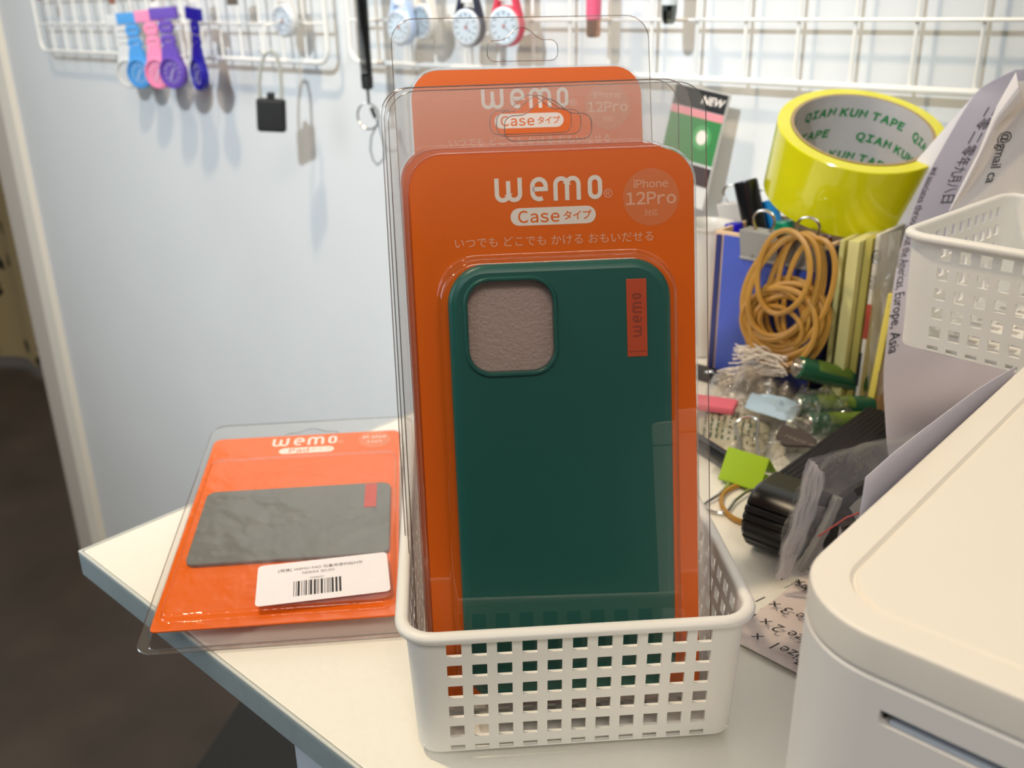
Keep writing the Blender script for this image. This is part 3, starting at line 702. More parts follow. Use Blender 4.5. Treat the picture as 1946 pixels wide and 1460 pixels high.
tag(m.build('card_pack', M=Tr(p.x - .012, p.y, p.z - .006) @ Ry(R(8)) @ Rx(R(-6))), 'small green, pink and black card pack against the wall behind the clear packages', 'package')

# tall black panel at the right edge
g = thing('monitor', 'black upright monitor edge at the top right corner behind the papers', 'monitor', Tr(-.1752 + .004, .612, 0))
MB().add(box(.34, .024, .44, (.17, .012, .235), .003), black).build('screen', g)
MB().add(box(.12, .09, .014, (.17, .012, .007), .003), black).build('base', g)

# ================================================================ pen holder at the back of the desk
BX0, BX1, BY0, BY1, BH = -.3212, -.2462, .5464, .612, .1005
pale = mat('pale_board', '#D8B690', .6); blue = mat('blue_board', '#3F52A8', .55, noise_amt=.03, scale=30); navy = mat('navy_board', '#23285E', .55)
g = thing('pen_holder', 'blue fronted pen holder box with pale edges, full of pens', 'pen holder', Tr(BX0, BY0, 0))
bw, bd = BX1 - BX0, BY1 - BY0
m = MB()
for sx, sy, cx_, cy_ in ((bw, .0026, bw / 2, .0015), (bw, .0026, bw / 2, bd - .0015), (.0026, bd, .0013, bd / 2), (.0026, bd, bw - .0013, bd / 2)): m.add(box(sx, sy, BH, (cx_, cy_, BH / 2 + .0005), .0006), pale)
m.add(box(bw, bd, .003, (bw / 2, bd / 2, .002)), pale); m.build('box_body', g)
MB().add(box(bw - .0072, .0008, BH - .0032, (bw / 2 + .0030, -.0004, BH / 2), .0003), blue).build('front_panel', g)
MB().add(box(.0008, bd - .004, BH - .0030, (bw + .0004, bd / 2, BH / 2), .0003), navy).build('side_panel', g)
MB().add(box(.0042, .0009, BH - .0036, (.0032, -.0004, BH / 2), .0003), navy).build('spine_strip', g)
MB().add(box(bw + .030, .012, .007, (bw / 2 - .006, -.0085, .0035), .001), black_m).build('base_bar', g)

def rod(a, b, r): # matrix with z from a to b and its length
    d = (b - a); L = d.length; return Matrix.Translation(a) @ d.to_track_quat('Z', 'Y').to_matrix().to_4x4(), L
def pen(name, label, pb, Yb, foot, r, body, grp=None, tipn='cap'):
    b = ony(*pb, Yb); a = Vector((foot[0], foot[1], .006))
    M, L = rod(a, b, r)
    g = thing(name, label, 'pen', M, grp)
    MB().add(lathe([(r * .7, 0), (r * .85, .004), (r * .88, L - .052), (r * .88, L - .048)], 20), body).build('barrel', g)
    MB().add(lathe([(r, L - .050), (r, L - .0015), (r * .92, L), (r * .55, L), (r * .5, L - .003)], 24), body).build(tipn, g); return g
gp = 'pens in the blue holder'
pen('marker_pen', 'thick black marker pen standing capped in the blue holder', (1416, 343), .590, (-.285, .588), .0082, mat('black_gloss', '#0A0A0B', .25), gp)
pen('blue_pen', 'short dark blue pen cap just showing over the left of the holder', (1394, 424), .570, (-.303, .570), .0062, mat('blue_gloss', '#1C14A8', .25), gp)
pen('cyan_pen', 'bright cyan pen leaning between black marker and tape roll', (1460, 380), .602, (-.268, .602), .0052, mat('cyan_gloss', '#2086C4', .3), gp)
pen('green_pen', 'green pen top showing behind the right binder clip', (1489, 420), .572, (-.269, .570), .0066, mat('green_gloss', '#0B8A62', .3), gp)
pen('red_pen', 'dark red pen end half hidden under the tape roll', (1566, 449), .578, (-.256, .580), .0050, mat('red_gloss', '#8E1420', .3), gp)

# binder clips
def clip(label, M, col, w=.025, hand=(1, 1), group='binder clips on the blue holder', gap=.0032, tall=.0175):
    cm = mat('clip_' + col[1:], col, .35); g = thing('binder_clip', label, 'binder clip', M, group)
    m = MB(); sp = .0058; h = .0145; t = .0007
    for s in (-1, 1): m.add(loft([[(-w / 2, s * sp + e, .0035), (w / 2, s * sp + e, .0035), (w / 2, s * gap / 2 + e, -h), (-w / 2, s * gap / 2 + e, -h)] for e in (0, s * t)]), cm)
    m.add(box(w, 2 * sp + 2 * t, .0009, (0, 0, .0038), .0003), cm)
    for s in (-1, 1): m.add(tube([(-w / 2, s * (gap / 2 + .0008), -h), (w / 2, s * (gap / 2 + .0008), -h)], .0012, 8), cm)
    m.build('spring_body', g)
    for s, on, ang in ((-1, hand[0], -6), (1, hand[1], 6)):
        if not on: continue
        pth = [(-.0062, 0, 0), (-.0040, 0, .0015), (-.0038, 0, .012), (-.0044, 0, .0175), (-.0072, 0, .0235)] + [(.0074 * math.cos(R(a)), 0, .0255 + .0062 * math.sin(R(a))) for a in range(170, 5, -18)]
        pth += [(-x, y, z) for x, y, z in pth[:5]][::-1]
        pth = [(x, y, z * tall / .0175) for x, y, z in pth]
        MB().add(tube(pth, .0008, 7), chrome, Tr(0, s * (gap / 2 + .0010), -h) @ Rx(R(ang * on))).build('wire_handle', g)
    return g
pA = ony(1447, 452, BY0); pB = ony(1531, 466, BY0)
clip('grey binder clip at the middle of the blue front panel', Tr(pA.x, BY0 + .0012, BH + .0005), '#8D8A84', .026)
clip('grey binder clip at the right of the blue panel, rubber bands hung from it', Tr(pB.x, BY0 + .0012, BH + .0005), '#86837C', .022)
pC = ony(1392, 425, BY1 - .002); clip('pale binder clip on the back edge of the holder, left of the marker', Tr(pC.x, BY1 - .0015, BH + .0005) @ Ry(R(-10)), '#C9C3BA', .020)
pD = ony(1452, 400, BY1 - .002); clip('binder clip on the back edge of the holder, right of the marker', Tr(pD.x, BY1 - .0015, BH + .0005) @ Ry(R(6)), '#55524E', .018)

# rubber bands
rub = mat('rubber_band', '#B38436', .42, sss=.0, noise_amt=.06, scale=60)
def band(label, c, a, b, rot, Y, group, wob=.0016, r=.00115, dY=.0, seed=0):
    rr = random.Random(seed); ph = [rr.uniform(0, 6.28) for _ in range(4)]; pts = []
    for k in range(56):
        t = 2 * PI * k / 56; ra = 1 + .03 * math.sin(2 * t + ph[0]) + .03 * math.sin(3 * t + ph[1])
        x, y = a * ra * math.cos(t), b * ra * math.sin(t); x, y = x * math.cos(rot) - y * math.sin(rot), x * math.sin(rot) + y * math.cos(rot)
        P = ony(c[0] + x, c[1] + y, Y); P.y += wob * math.sin(t + ph[2]) + wob * .6 * math.sin(2 * t + ph[3]) + dY * (y / 90); pts.append(P)
    o_ = sum(pts, Vector()) / len(pts)
    m = MB(); m.add(tube([p_ - o_ for p_ in pts], r, 6, True, 1.5), rub)
    return tag(m.build('rubber_band', M=Matrix.Translation(o_)), label, 'rubber band', group)
gh, gb = 'rubber bands hung on the right binder clip', 'rubber bands in the lower coil'
for k, (lab, c, a, b, rot, Y) in enumerate((
    ('thick tan rubber band hung from the clip, widest to the left', (1487, 547), 104, 64, R(112), .5340),
    ('rubber band hung from the clip, lying just inside the widest one', (1492, 544), 98, 60, R(110), .5320),
    ('rubber band hung from the clip, swung furthest to the right', (1536, 552), 104, 44, R(104), .5355),
    ('small rubber band hung from the clip, its end crossing the dark coil middle', (1489, 518), 80, 50, R(96), .5300),
    ('narrow rubber band hung straight down through the coil', (1507, 548), 100, 30, R(98), .5370),
    ('rubber band hung from the clip, doubled beside the right side of the coil', (1512, 548), 101, 52, R(106), .5385))):
    band(lab, c, a, b, rot, Y, gh, .0012, .00125 if k else .0017, 0, 20 + k)
rr = random.Random(5)
for k in range(13):
    a = 84 - k * 3.4 + rr.uniform(-4, 4); b = a * rr.uniform(.80, .98)
    band('tan rubber band lying in the coil below the hung ones', (1490 + rr.uniform(-8, 8), 612 + rr.uniform(-10, 8)), a, b, rr.uniform(0, 3), .5405 - .0011 * (k % 6) - .002 * rr.random(), gb, .0020, .0013, 0, 60 + k)
# band on the desk
pts = []
for k in range(48):
    t = 2 * PI * k / 48; P = onz(1431 + 60 * math.cos(t) * (1 + .06 * math.sin(2 * t)), 957 + 38 * math.sin(t), .0014); pts.append(P)
o_ = sum(pts, Vector()) / 48; m = MB(); m.add(tube([p_ - o_ for p_ in pts], .0012, 6, True, 1.3), rub)
tag(m.build('rubber_band', M=Matrix.Translation(o_)), 'single rubber band lying on the desk by the black ribbed end', 'rubber band')

# ================================================================ sticky note pads beside the holder
def pad_at(name, label, xl, xr, ytop, col, group, Y=.553, dep=.058, yy=509, cat='notepad', lean=0):
    a, b = ony(xl, yy, Y), ony(xr, yy, Y); t = ony((xl + xr) / 2, ytop, Y); h = t.z - .0006; wv = max(.0015, b.x - a.x)
    m = MB(); cm = mat('pad_' + col[1:], col, .75, noise_amt=.06, scale=8); m.add(box(wv, dep, h, (0, dep / 2, h / 2), .0006), cm)
    return tag(m.build(name, M=Tr((a.x + b.x) / 2, Y, .0008) @ Ry(R(lean))), label, cat, group)
gn = 'note pads standing beside the pen holder'
pad_at('note_pad', 'slim pale yellow note pad nearest the pen holder', 1590, 1600, 456, '#C9C27E', gn)
pad_at('note_pad', 'thick cream yellow note pad, second from the pen holder', 1606, 1628, 458, '#D8D08C', gn, Y=.549)
pad_at('note_pad', 'olive shaded note pad, third from the pen holder', 1638, 1652, 452, '#B8AC58', gn, Y=.555)
pad_at('note_pad', 'short bright yellow note pad at the right of the row', 1668, 1681, 556, '#F2DB62', gn, Y=.547, dep=.024, yy=600, lean=3)
pad_at('note_pad', 'peach note pad tucked right against the bright yellow one', 1684, 1690, 556, '#E2B277', gn, Y=.549, dep=.024, yy=600, lean=3)
a, b = ony(1657, 509, .553), ony(1665, 509, .553); h = ony(1662, 446, .553).z
m = MB(); m.add(box(b.x - a.x, .05, h, (0, .025, h / 2), .0004), mat('box_white', '#D9D3C4', .6))
m.add(fill2d([[(.0030 * math.cos(k * PI / 12), .0042 * math.sin(k * PI / 12)) for k in range(24)], [(.0022 * math.cos(k * PI / 12), .0034 * math.sin(k * PI / 12)) for k in range(24)]]), ink, front(-.0002, .0006, h * .88)); m.add(text('@', .0042), ink, front(-.0002, .0006, h * .88))
m.add(text('FIXI', .0050), ink, front(-.0002, .0006, h * .74, R(-90))); m.add(box(.0030, .0002, .022, (.0002, -.0001, h * .52)), mat('label_red', '#A8432F', .5)); m.add(box(.0018, .0002, .022, (-.0012, -.0001, h * .24)), ink)
tag(m.build('slim_box', M=Tr((a.x + b.x) / 2, .553, .0005)), 'slim white printed box with round mark and red bar, right of the note pads', 'box')
film = clear('milky_film', .10, .12, (.93, .93, .90), milk=.38, milkcol=(.80, .76, .66), bump=.7, bscale=70)
def px_quad(c, Y0, Y1, nz=.004, f=6):
    def P(u, v):
        x = (c[0][0] * (1 - u) + c[1][0] * u) * (1 - v) + (c[3][0] * (1 - u) + c[2][0] * u) * v
        y = (c[0][1] * (1 - u) + c[1][1] * u) * (1 - v) + (c[3][1] * (1 - u) + c[2][1] * u) * v
        p_ = ony(x, y, Y0 + (Y1 - Y0) * u); p_.y += nz * noise.noise((u * f, v * f, c[0][0] * .1)); return p_
    return P
m = MB(); m.add(sheet(px_quad([(1646, 766), (1682, 745), (1716, 436), (1664, 452)], .5500, .5480), 10, 24), film)
tag(m.build('plastic_sleeve', M=I4), 'crinkled milky plastic sleeve standing between the note pads and lavender papers', 'plastic sleeve')

# ================================================================ yellow tape roll
tc_px, dpt = (1639, 244), .600
vw = ray(*tc_px); ctr = EYE + vw * dpt; vd = vw.normalized()
rgt = CAM_RIGHT - CAM_RIGHT.dot(vd) * vd; rgt.normalize(); upv = rgt.cross(vd).normalized(); upv = upv if upv.z > 0 else -upv
ax = (-vd * .46 + (upv * math.cos(R(11)) + rgt * math.sin(R(11))) * .888).normalized()
xa = (rgt - rgt.dot(ax) * ax).normalized(); ya = ax.cross(xa)
g = thing('tape_roll', 'large yellow packing tape roll resting tilted on the pen holder and note pads', 'tape roll', basis(xa, ya, ax, ctr - ax * .047))
tape_m = mat('yellow_tape', '#DAD40F', .16, coat=.5, sss=.0, trans=.0, noise_amt=.05, scale=14); tape_s = mat('yellow_tape_edge', '#E2DA22', .3)
RO, RI, TH = .0520, .0440, .047
m = MB(); m.add(loft([[(q * math.cos(2 * PI * k / 96), q * math.sin(2 * PI * k / 96), z) for k in range(96)] for q, z in ((RI, 0), (RO - .0005, 0), (RO, .0006), (RO, TH - .0006), (RO - .0005, TH), (RI, TH))], True, False, False), tape_m); m.build('tape', g)
core_m = mat('tape_core', '#BDB9B6', .7, noise_amt=.03, scale=60); core_e = mat('core_edge', '#A08A66', .8, noise_amt=.12, scale=400)
m = MB(); m.add(loft([[(q * math.cos(2 * PI * k / 96), q * math.sin(2 * PI * k / 96), z) for k in range(96)] for q, z in ((RI, 0), (RI - .0022, 0))], True, False, False), core_e)
m.add(loft([[(q * math.cos(2 * PI * k / 96), q * math.sin(2 * PI * k / 96), z) for k in range(96)] for q, z in ((RI - .0022, 0), (RI - .0022, TH + .0004))], True, False, False), core_m)
m.add(loft([[(q * math.cos(2 * PI * k / 96), q * math.sin(2 * PI * k / 96), z) for k in range(96)] for q, z in ((RI - .0022, TH + .0004), (RI, TH + .0004))], True, False, False), core_e)
grn = mat('green_print', '#14803E', .6)
tv, tf = ptext('QIAN KUN TAPE', .0072, .12, .050, .14, 4)
def wrap(a0, z0, rq=RI - .0024):
    return [(rq * math.cos(a0 - x / rq), rq * math.sin(a0 - x / rq), z0 + y) for x, y, z in tv]
for a0, z0 in ((R(97), .0355), (R(-12), .0350), (R(210), .0360), (R(40), .0195), (R(162), .0200), (R(275), .0195), (R(98), .0040), (R(-20), .0035), (R(215), .0040)):
    m.add((wrap(a0, z0), tf), grn)
m.build('paper_core', g, smooth=60)

# ================================================================ loose things in front of the pen holder
def battery(label, px, z, yaw, r=.0072, L=.050, pitch=0):
    p = onz(*px, z); M = Tr(*p) @ Rz(R(yaw)) @ Ry(R(90 + pitch))
    g = thing('battery', label, 'battery', M, 'green batteries by the pen holder')
    bg_ = mat('battery_green', '#1C5B40', .3, coat=.4); by = mat('battery_label', '#6E8A2E', .4)
    m = MB(); m.add(lathe([(r * .86, .0004), (r, .0014), (r, L - .001), (r * .9, L)], 28), bg_); m.add(loft([[(r * 1.004 * math.cos(t), r * 1.004 * math.sin(t), z_) for t in [R(110 + 140 * k / 10) for k in range(11)]] for z_ in (.012, L - .014)], False, False, False), by); m.build('wrapper', g)
    m = MB(); m.add(lathe([(r * .86, .0002), (r * .80, -.0004), (r * .40, -.0005), (r * .38, -.0020), (r * .30, -.0026)], 28, False), steel if False else chrome); m.build('terminal', g); return g
battery('uppermost green battery, lying free above the two bagged ones', (1513, 697), .0290, 52, pitch=17)
battery('middle green battery inside the clear crinkled bag', (1513, 772), .0120, 52, .0070, pitch=6)
battery('lowest green battery inside the clear crinkled bag, its end nearest', (1534, 806), .0100, 52, .0068, pitch=4)
bagm = clear('crinkled_bag', .12, .05, (.95, .95, .93), milk=.05, milkcol=(.75, .72, .62), bump=1.0, bscale=110)
def crumple(c, z0, hgt, seed, nu=26, nv=20, rough=.35, edge=.0015):
    def P(u, v):
        x = (c[0][0] * (1 - u) + c[1][0] * u) * (1 - v) + (c[3][0] * (1 - u) + c[2][0] * u) * v
        y = (c[0][1] * (1 - u) + c[1][1] * u) * (1 - v) + (c[3][1] * (1 - u) + c[2][1] * u) * v
        b = (math.sin(PI * u) * math.sin(PI * v)) ** .6; p_ = onz(x, y, 0)
        k = noise.noise((u * 6, v * 6, seed)) + .5 * noise.noise((u * 15, v * 15, seed + 3))
        p_.z = z0 + edge * (1 + k) + hgt * b * (1 + rough * k); p_.x += .003 * k * b; p_.y -= .003 * k * b; return p_
    return P
m = MB(); m.add(sheet(crumple([(1450, 850), (1600, 872), (1650, 796), (1492, 752)], .001, .020, 1.0), 34, 26), bagm)
tag(m.build('plastic_bag', M=I4), 'clear crinkled bag over the two lower green batteries', 'plastic bag', 'crinkled clear bags on the desk')
m = MB(); m.add(sheet(crumple([(1330, 800), (1480, 822), (1545, 735), (1350, 712)], .001, .016, 5.0, rough=.8), 34, 26), clear('crinkled_bag_milky', .16, .08, (.92, .91, .88), milk=.30, milkcol=(.90, .82, .72), bump=1.0, bscale=130))
tag(m.build('plastic_bag', M=I4), 'milky crumpled bag beneath the white string tassel', 'plastic bag', 'crinkled clear bags on the desk')
m = MB(); m.add(sheet(crumple([(1350, 905), (1560, 905), (1600, 850), (1400, 826)], .0005, .007, 9.0, rough=.8), 34, 20), bagm)
tag(m.build('plastic_bag', M=I4), 'flat clear bag in front of the printed foil, behind the green clip', 'plastic bag', 'crinkled clear bags on the desk')
# printed foil packet
P_ = crumple([(1318, 856), (1452, 880), (1462, 815), (1330, 778)], .002, .006, 13.0)
foil = mat('foil_packet', '#A9A48E', .35, bump=.3, bscale=120); fprint = mat('foil_print', '#4C5A40', .5)
m = MB(); m.add(slab(P_, 20, 14, .0006), foil)
for k in range(9):
    u0 = .10 + k * .088
    for seg_ in range(7):
        v0 = .12 + seg_ * .11; m.add(sheet(lambda u, v, u0=u0, v0=v0: Vector(P_(u0 + .030 * u, v0 + .085 * v)) + Vector((0, 0, .0009)), 2, 4), fprint)
tag(m.build('foil_packet', M=I4), 'grey green foil packet printed with rows of small dark text', 'packet')
m = MB(); m.add(slab(crumple([(1412, 815), (1500, 842), (1520, 802), (1425, 785)], .012, .004, 21.0), 8, 8, .0005), mat('pale_blue_paper', '#A9C4D8', .6)); tag(m.build('paper_slip', M=I4), 'pale blue paper slip lying by the bagged batteries', 'paper')
m = MB(); cpts = [onz(x, y, .010) for x, y in ((1474, 832), (1492, 803), (1500, 800), (1552, 842), (1545, 852), (1490, 850))]; o_ = cpts[0].copy()
m.add(loft([[tuple(q - o_ + Vector((0, 0, dz))) for q in cpts] for dz in (0, .0016)]), mat('brown_card', '#4B4240', .6)); mm_ = basis((.98, .2, 0), (-.2, .98, 0), (0, 0, 1), onz(1522, 839, .0118) - o_); m.add(text('MADE IN', .0052), mat('card_text', '#8B827C', .6), mm_ @ Rz(R(-18)))
tag(m.build('card_scrap', M=Matrix.Translation(o_)), 'dark brown card scrap with faint text below the batteries', 'card')
p = onz(1352, 768, .012); tag(MB().add(box(.030, .016, .005, (0, 0, 0), .0015), mat('pink_eraser', '#E26C7C', .5)).build('pink_block', M=Tr(*p) @ Rz(R(20))), 'small pink block partly behind the clear package edge', 'eraser')
a, b = onz(1338, 846, .006), onz(1398, 884, .006); M_, L_ = rod(a, b, .004); g = thing('black_stick', 'slim black pen lying on the desk behind the green clip', 'pen', M_)
MB().add(lathe([(.0030, -.03), (.0042, -.026), (.0042, L_ - .004), (.0024, L_)], 18), black).build('barrel', g); MB().add(box(.0016, .0020, .026, (.0044, 0, -.012), .0004), black).build('pocket_clip', g)
# white string tassel
sm_ = mat('white_string', '#E4DCD0', .8); rr = random.Random(11); m = MB()
for k in range(95):
    k0 = ony(1484 + rr.uniform(-14, 14), 700 + rr.uniform(-22, 16), .536 + rr.uniform(-.006, .004)); sgn = rr.random()
    if sgn < .55: e = (1392 + rr.uniform(-8, 46), 662 + rr.uniform(-8, 30)); mid = (1455 + rr.uniform(-18, 22), 660 + rr.uniform(-12, 28))
    else: e = (1378 + rr.uniform(-18, 50), 712 + rr.uniform(-12, 42)); mid = (1432 + rr.uniform(-16, 16), 700 + rr.uniform(-14, 20))
    Y = .532 + rr.uniform(-.008, .006); mp, ep = ony(*mid, Y), ony(*e, Y + rr.uniform(-.006, .006)); ep.z = max(ep.z, .004)
    m.add(tube([(k0 * (1 - t) ** 2 + mp * 2 * t * (1 - t) + ep * t * t) + Vector((0, 0, .0008 * math.sin(9 * t + k))) for t in [i / 9 for i in range(10)]], .00042, 4), sm_)
tag(m.build('string_tassel', M=I4), 'tangled white string tassel in front of the rubber bands', 'string')
# wire loops poking out of the bag
for lab, c_, Y in (('bent steel clip handle standing left of the white tassel', (1350, 722), .533), ('bent steel clip handle inside the milky bag, left one', (1405, 775), .512), ('bent steel clip handle inside the milky bag, under the batteries', (1462, 745), .520)):
    pth = [ony(c_[0] - 6, c_[1] + 30, Y), ony(c_[0] + 6, c_[1] + 6, Y), ony(c_[0] + 12, c_[1] - 6, Y), ony(c_[0] + 4, c_[1] - 16, Y), ony(c_[0] - 10, c_[1] - 14, Y), ony(c_[0] - 16, c_[1] - 4, Y)]
    pth = [Vector((q.x, q.y, max(q.z, .0015))) for q in pth]; tag(MB().add(tube(pth, .0009, 7), chrome).build('clip_handle', M=I4), lab, 'wire')
# green binder clip lying on the desk
q0, q1 = onz(1386, 866, .012), onz(1462, 889, .012); d = (q1 - q0).normalized(); ctr = (q0 + q1) / 2
yv = Vector((-d.y, d.x, 0)).normalized()
g = thing('binder_clip', 'lime green binder clip lying open-sided on the desk', 'binder clip', basis(d, yv, d.cross(yv), (ctr.x, ctr.y, .0008)))
gm = mat('lime_clip', '#9CC01C', .35); wv = (q1 - q0).length * 1.02; m = MB()
A_, B_, C_ = (-.011, .0012), (-.0015, .0165), (.0125, .0012)
def plate(p, q, t=.0007): return loft([[(-wv / 2, p[0], p[1]), (wv / 2, p[0], p[1]), (wv / 2, q[0], q[1]), (-wv / 2, q[0], q[1])], [(-wv / 2, p[0], p[1] + t), (wv / 2, p[0], p[1] + t), (wv / 2, q[0], q[1] + t), (-wv / 2, q[0], q[1] + t)]])
m.add(plate(A_, B_), gm); m.add(plate(B_, C_), gm); m.add(plate(A_, (.010, .0004)), gm); m.build('spring_body', g)
hp = lambda M2: MB().add(tube([(-.0075, 0, 0), (-.0055, 0, .004), (-.0048, 0, .016), (-.0062, 0, .026)] + [(.0064 * math.cos(R(a)), 0, .0285 + .0040 * math.sin(R(a))) for a in range(170, 5, -18)] + [(.0062, 0, .026), (.0048, 0, .016), (.0055, 0, .004), (.0075, 0, 0)], .0009, 7), chrome, M2).build('wire_handle', g)
hp(Tr(-.004, .011, .002) @ Rx(R(-52)) @ Rz(R(0)) @ Ry(R(-28))); hp(Tr(.001, -.010, .0015) @ Rx(R(92)))
# white cup behind the packages
p = onz(1328, 560, 0); pc = ony(1338, 440, .565)
g = thing('plastic_cup', 'off white plastic cup standing left of the blue pen holder', 'cup', Tr(pc.x - .006, .580, .0008))
MB().add(lathe([(.013, 0), (.0165, pc.z - .004), (.0195, pc.z), (.0195, pc.z + .0016), (.0180, pc.z + .0016), (.0150, pc.z - .004), (.0120, .003)], 32), mat('cup_plastic', '#CFC8BC', .4)).build('cup_wall', g)

# ================================================================ things at the right: stand, papers, bag, printer
# grey box under the raised basket
g = thing('grey_box', 'dark grey box standing under the raised basket at the right edge', 'box', Tr(-.018, .470, 0) @ Rz(ta))
MB().add(box(.160, .084, .0925, (0, 0, .0468), .004), mat('grey_case', '#5A5556', .55)).build('body', g)
MB().add(box(.158, .082, .0014, (0, 0, .0936), .0005), mat('grey_case_lid', '#6A6566', .5)).build('lid', g)

# large lavender printed sheet standing behind the raised basket
EDGE = [ony(x, y, Y) for x, y, Y in ((1690, 884, .456), (1683, 806, .464), (1680, 700, .494), (1696, 560, .535), (1712, 470, .556), (1745, 370, .568), (1780, 300, .574), (1835, 205, .578), (1868, 165, .580), (1930, 132, .580))]
def along(v):
    t = v * (len(EDGE) - 1); i = min(int(t), len(EDGE) - 2); f = t - i
    q = [EDGE[max(0, min(len(EDGE) - 1, k))] for k in (i - 1, i, i + 1, i + 2)]
    return .5 * ((2 * q[1]) + (-q[0] + q[2]) * f + (2 * q[0] - 5 * q[1] + 4 * q[2] - q[3]) * f * f + (-q[0] + 3 * q[1] - 3 * q[2] + q[3]) * f ** 3)
def PA(u, v):
    p_ = along(v); p_.z = max(p_.z, .0012) if v < .05 else p_.z
    p_ = p_ + Vector((.150 * u, .118 * (1 - math.exp(-6 * u)) * (1 - v) ** 1.5, .012 * u * v)); p_.y += .004 * math.sin(5 * u) * v; return p_
lav = mat('lavender_sheet', '#CFC9D3', .8)
def on_sheet(PF, tm, u0, v0, uu, uv, size, eps=.0006):
    """put flat lettering on a bent sheet: text x runs along direction uu, text y along uv (both in sheet u,v per metre)"""
    vs = []
    for x, y, z in tm[0]:
        u, v = u0 + uu[0] * x + uv[0] * y, v0 + uu[1] * x + uv[1] * y
        p_ = Vector(PF(u, v)); du = Vector(PF(u + .004, v)) - p_; dvv = Vector(PF(u, v + .004)) - p_
        nn = du.cross(dvv).normalized(); nn = nn if nn.dot(EYE - p_) > 0 else -nn; vs.append(tuple(p_ + nn * eps))
    return vs, tm[1]
m = MB(); m.add(slab(PA, 28, 44, .00025), lav)
VH = .22; UW = .150  # rough sheet size for the lettering scale
def lines(PF, mb, txt, u0, v0, size, sp=1.0, uw=UW, vh=VH, tilt=0):
    tm = text(txt, size, 'LEFT', spacing=sp, res=2); mb.add(on_sheet(PF, tm, u0, v0, (math.sin(tilt) / uw, -math.cos(tilt) / vh), (math.cos(tilt) / uw, math.sin(tilt) / vh), size), ink)
lines(PA, m, 'and associates throughout the Americas, Europe, Asia', .012, .64, .0040)
lines(PA, m, '第一太平', .22, .80, .0068); lines(PA, m, '高級經理', .15, .79, .0062); lines(PA, m, '二零二零年九月八日', .08, .78, .0062)
lines(PA, m, '項目經理', .20, .63, .0060)
tag(m.build('letter_sheet', M=I4), 'lavender letter sheet printed with sideways text, bowed behind the raised basket', 'paper')

# second sheet with handwriting and a curled bright edge, standing in the basket
FE = [TO + TU * .003 + TV * .100 + Vector((0, 0, .050)), ony(1850, 310, .527), ony(1890, 235, .525), ony(1905, 213, .524)]
FT = [ony(1806, 398, .530), ony(1850, 300, .530), ony(1893, 205, .530), ony(1931, 138, .530)]
def PCs(u, v):
    k = min(int(v * 3), 2); f = v * 3 - k; a = FT[k].lerp(FT[k + 1], f)
    return a + Vector((.165 * u, -.010 * u + .008 * u * u, .010 * u - .004 * v))
m = MB(); m.add(slab(PCs, 14, 18, .00025), mat('grey_note_paper', '#C6C0BC', .8))
def scrawl(txt, u0, v0, s): lines(PCs, m, txt, u0, v0, s, .95, .165, .078, .12)
scrawl('@gmail.com', .16, .80, .0075); scrawl('angle gmail.', .27, .93, .0072); scrawl('@gmail ca', .06, .55, .0070); scrawl('nance', .36, .90, .0075)
tag(m.build('note_sheet', M=I4), 'grey sheet with handwriting standing behind the raised basket rim', 'paper')
CR = [(1806, 400), (1836, 352), (1868, 290), (1893, 240), (1941, 190)]; CL = [(1803, 402), (1828, 352), (1860, 290), (1893, 205), (1931, 138)]
def PF_(u, v):
    t = v * 4; k = min(int(t), 3); f = t - k
    l_ = Vector((*[CL[k][i] * (1 - f) + CL[k + 1][i] * f for i in (0, 1)], 0)); r_ = Vector((*[CR[k][i] * (1 - f) + CR[k + 1][i] * f for i in (0, 1)], 0))
    q = l_.lerp(r_, u); return ony(q.x, q.y, .529 - .012 * math.sin(PI * (.15 + .7 * u)) * v)
m = MB(); m.add(slab(PF_, 6, 18, .0002), paper_w); tag(m.build('paper_flap', M=I4), 'bright curled paper edge rising from the raised basket to a point', 'paper')
# white corner of another sheet behind the lavender one
WC = [ony(x, y, .590) for x, y in ((1650, 400), (1728, 320), (1862, 168), (1875, 178), (1760, 345), (1700, 480), (1650, 480))]
m = MB(); o_ = WC[0].copy(); m.add(loft([[tuple(q - o_ + Vector((0, dy, 0))) for q in WC] for dy in (0, .0004)]), paper_w)
tag(m.build('white_sheet', M=Matrix.Translation(o_)), 'white sheet corner peeping out left behind the lavender letter', 'paper')

# black ribbed bar with a rounded grooved end
g = thing('black_bar', 'long black ribbed plastic bar with rounded grooved end lying on the desk', 'bar')
bx0, bx1, byf, byb, bh = -.186, -.166, .355, .492, .0315
m = MB(); n_ = 7; ribs = []
prof = []
for k in range(15):
    x = bx0 + (bx1 - bx0) * k / 14; prof.append((x, bh + (.0007 if k % 2 else 0)))
m.add(loft([[(x, y, z) for x, z in prof] + [(bx1, y, .002), (bx0, y, .002)] for y in (byf + .030, byb)]), mat('bar_plastic', '#15120F', .45)); m.build('bar_body', g, smooth=20)
m = MB(); cz, cy = .0172, byf + .0175; ring = []
for q in range(49):
    a = R(90 + 180 * q / 48); rr_ = .0165 - (.0010 if (q % 4 == 2 and 12 < q < 44) else 0); ring.append((cy + .93 * rr_ * math.cos(a), cz + rr_ * math.sin(a)))
ring += [(byf + .031, cz - .0165), (byf + .031, cz + .0165)]
m.add(loft([[(x, cy + (y - cy) * s, cz + (z - cz) * s) for y, z in ring] for x, s in ((bx0 - .0005, .93), (bx0 + .0012, 1), (bx0 + .022, 1), (bx0 + .0235, .96), (bx1, .95))]), black); m.build('grooved_end', g, smooth=25)

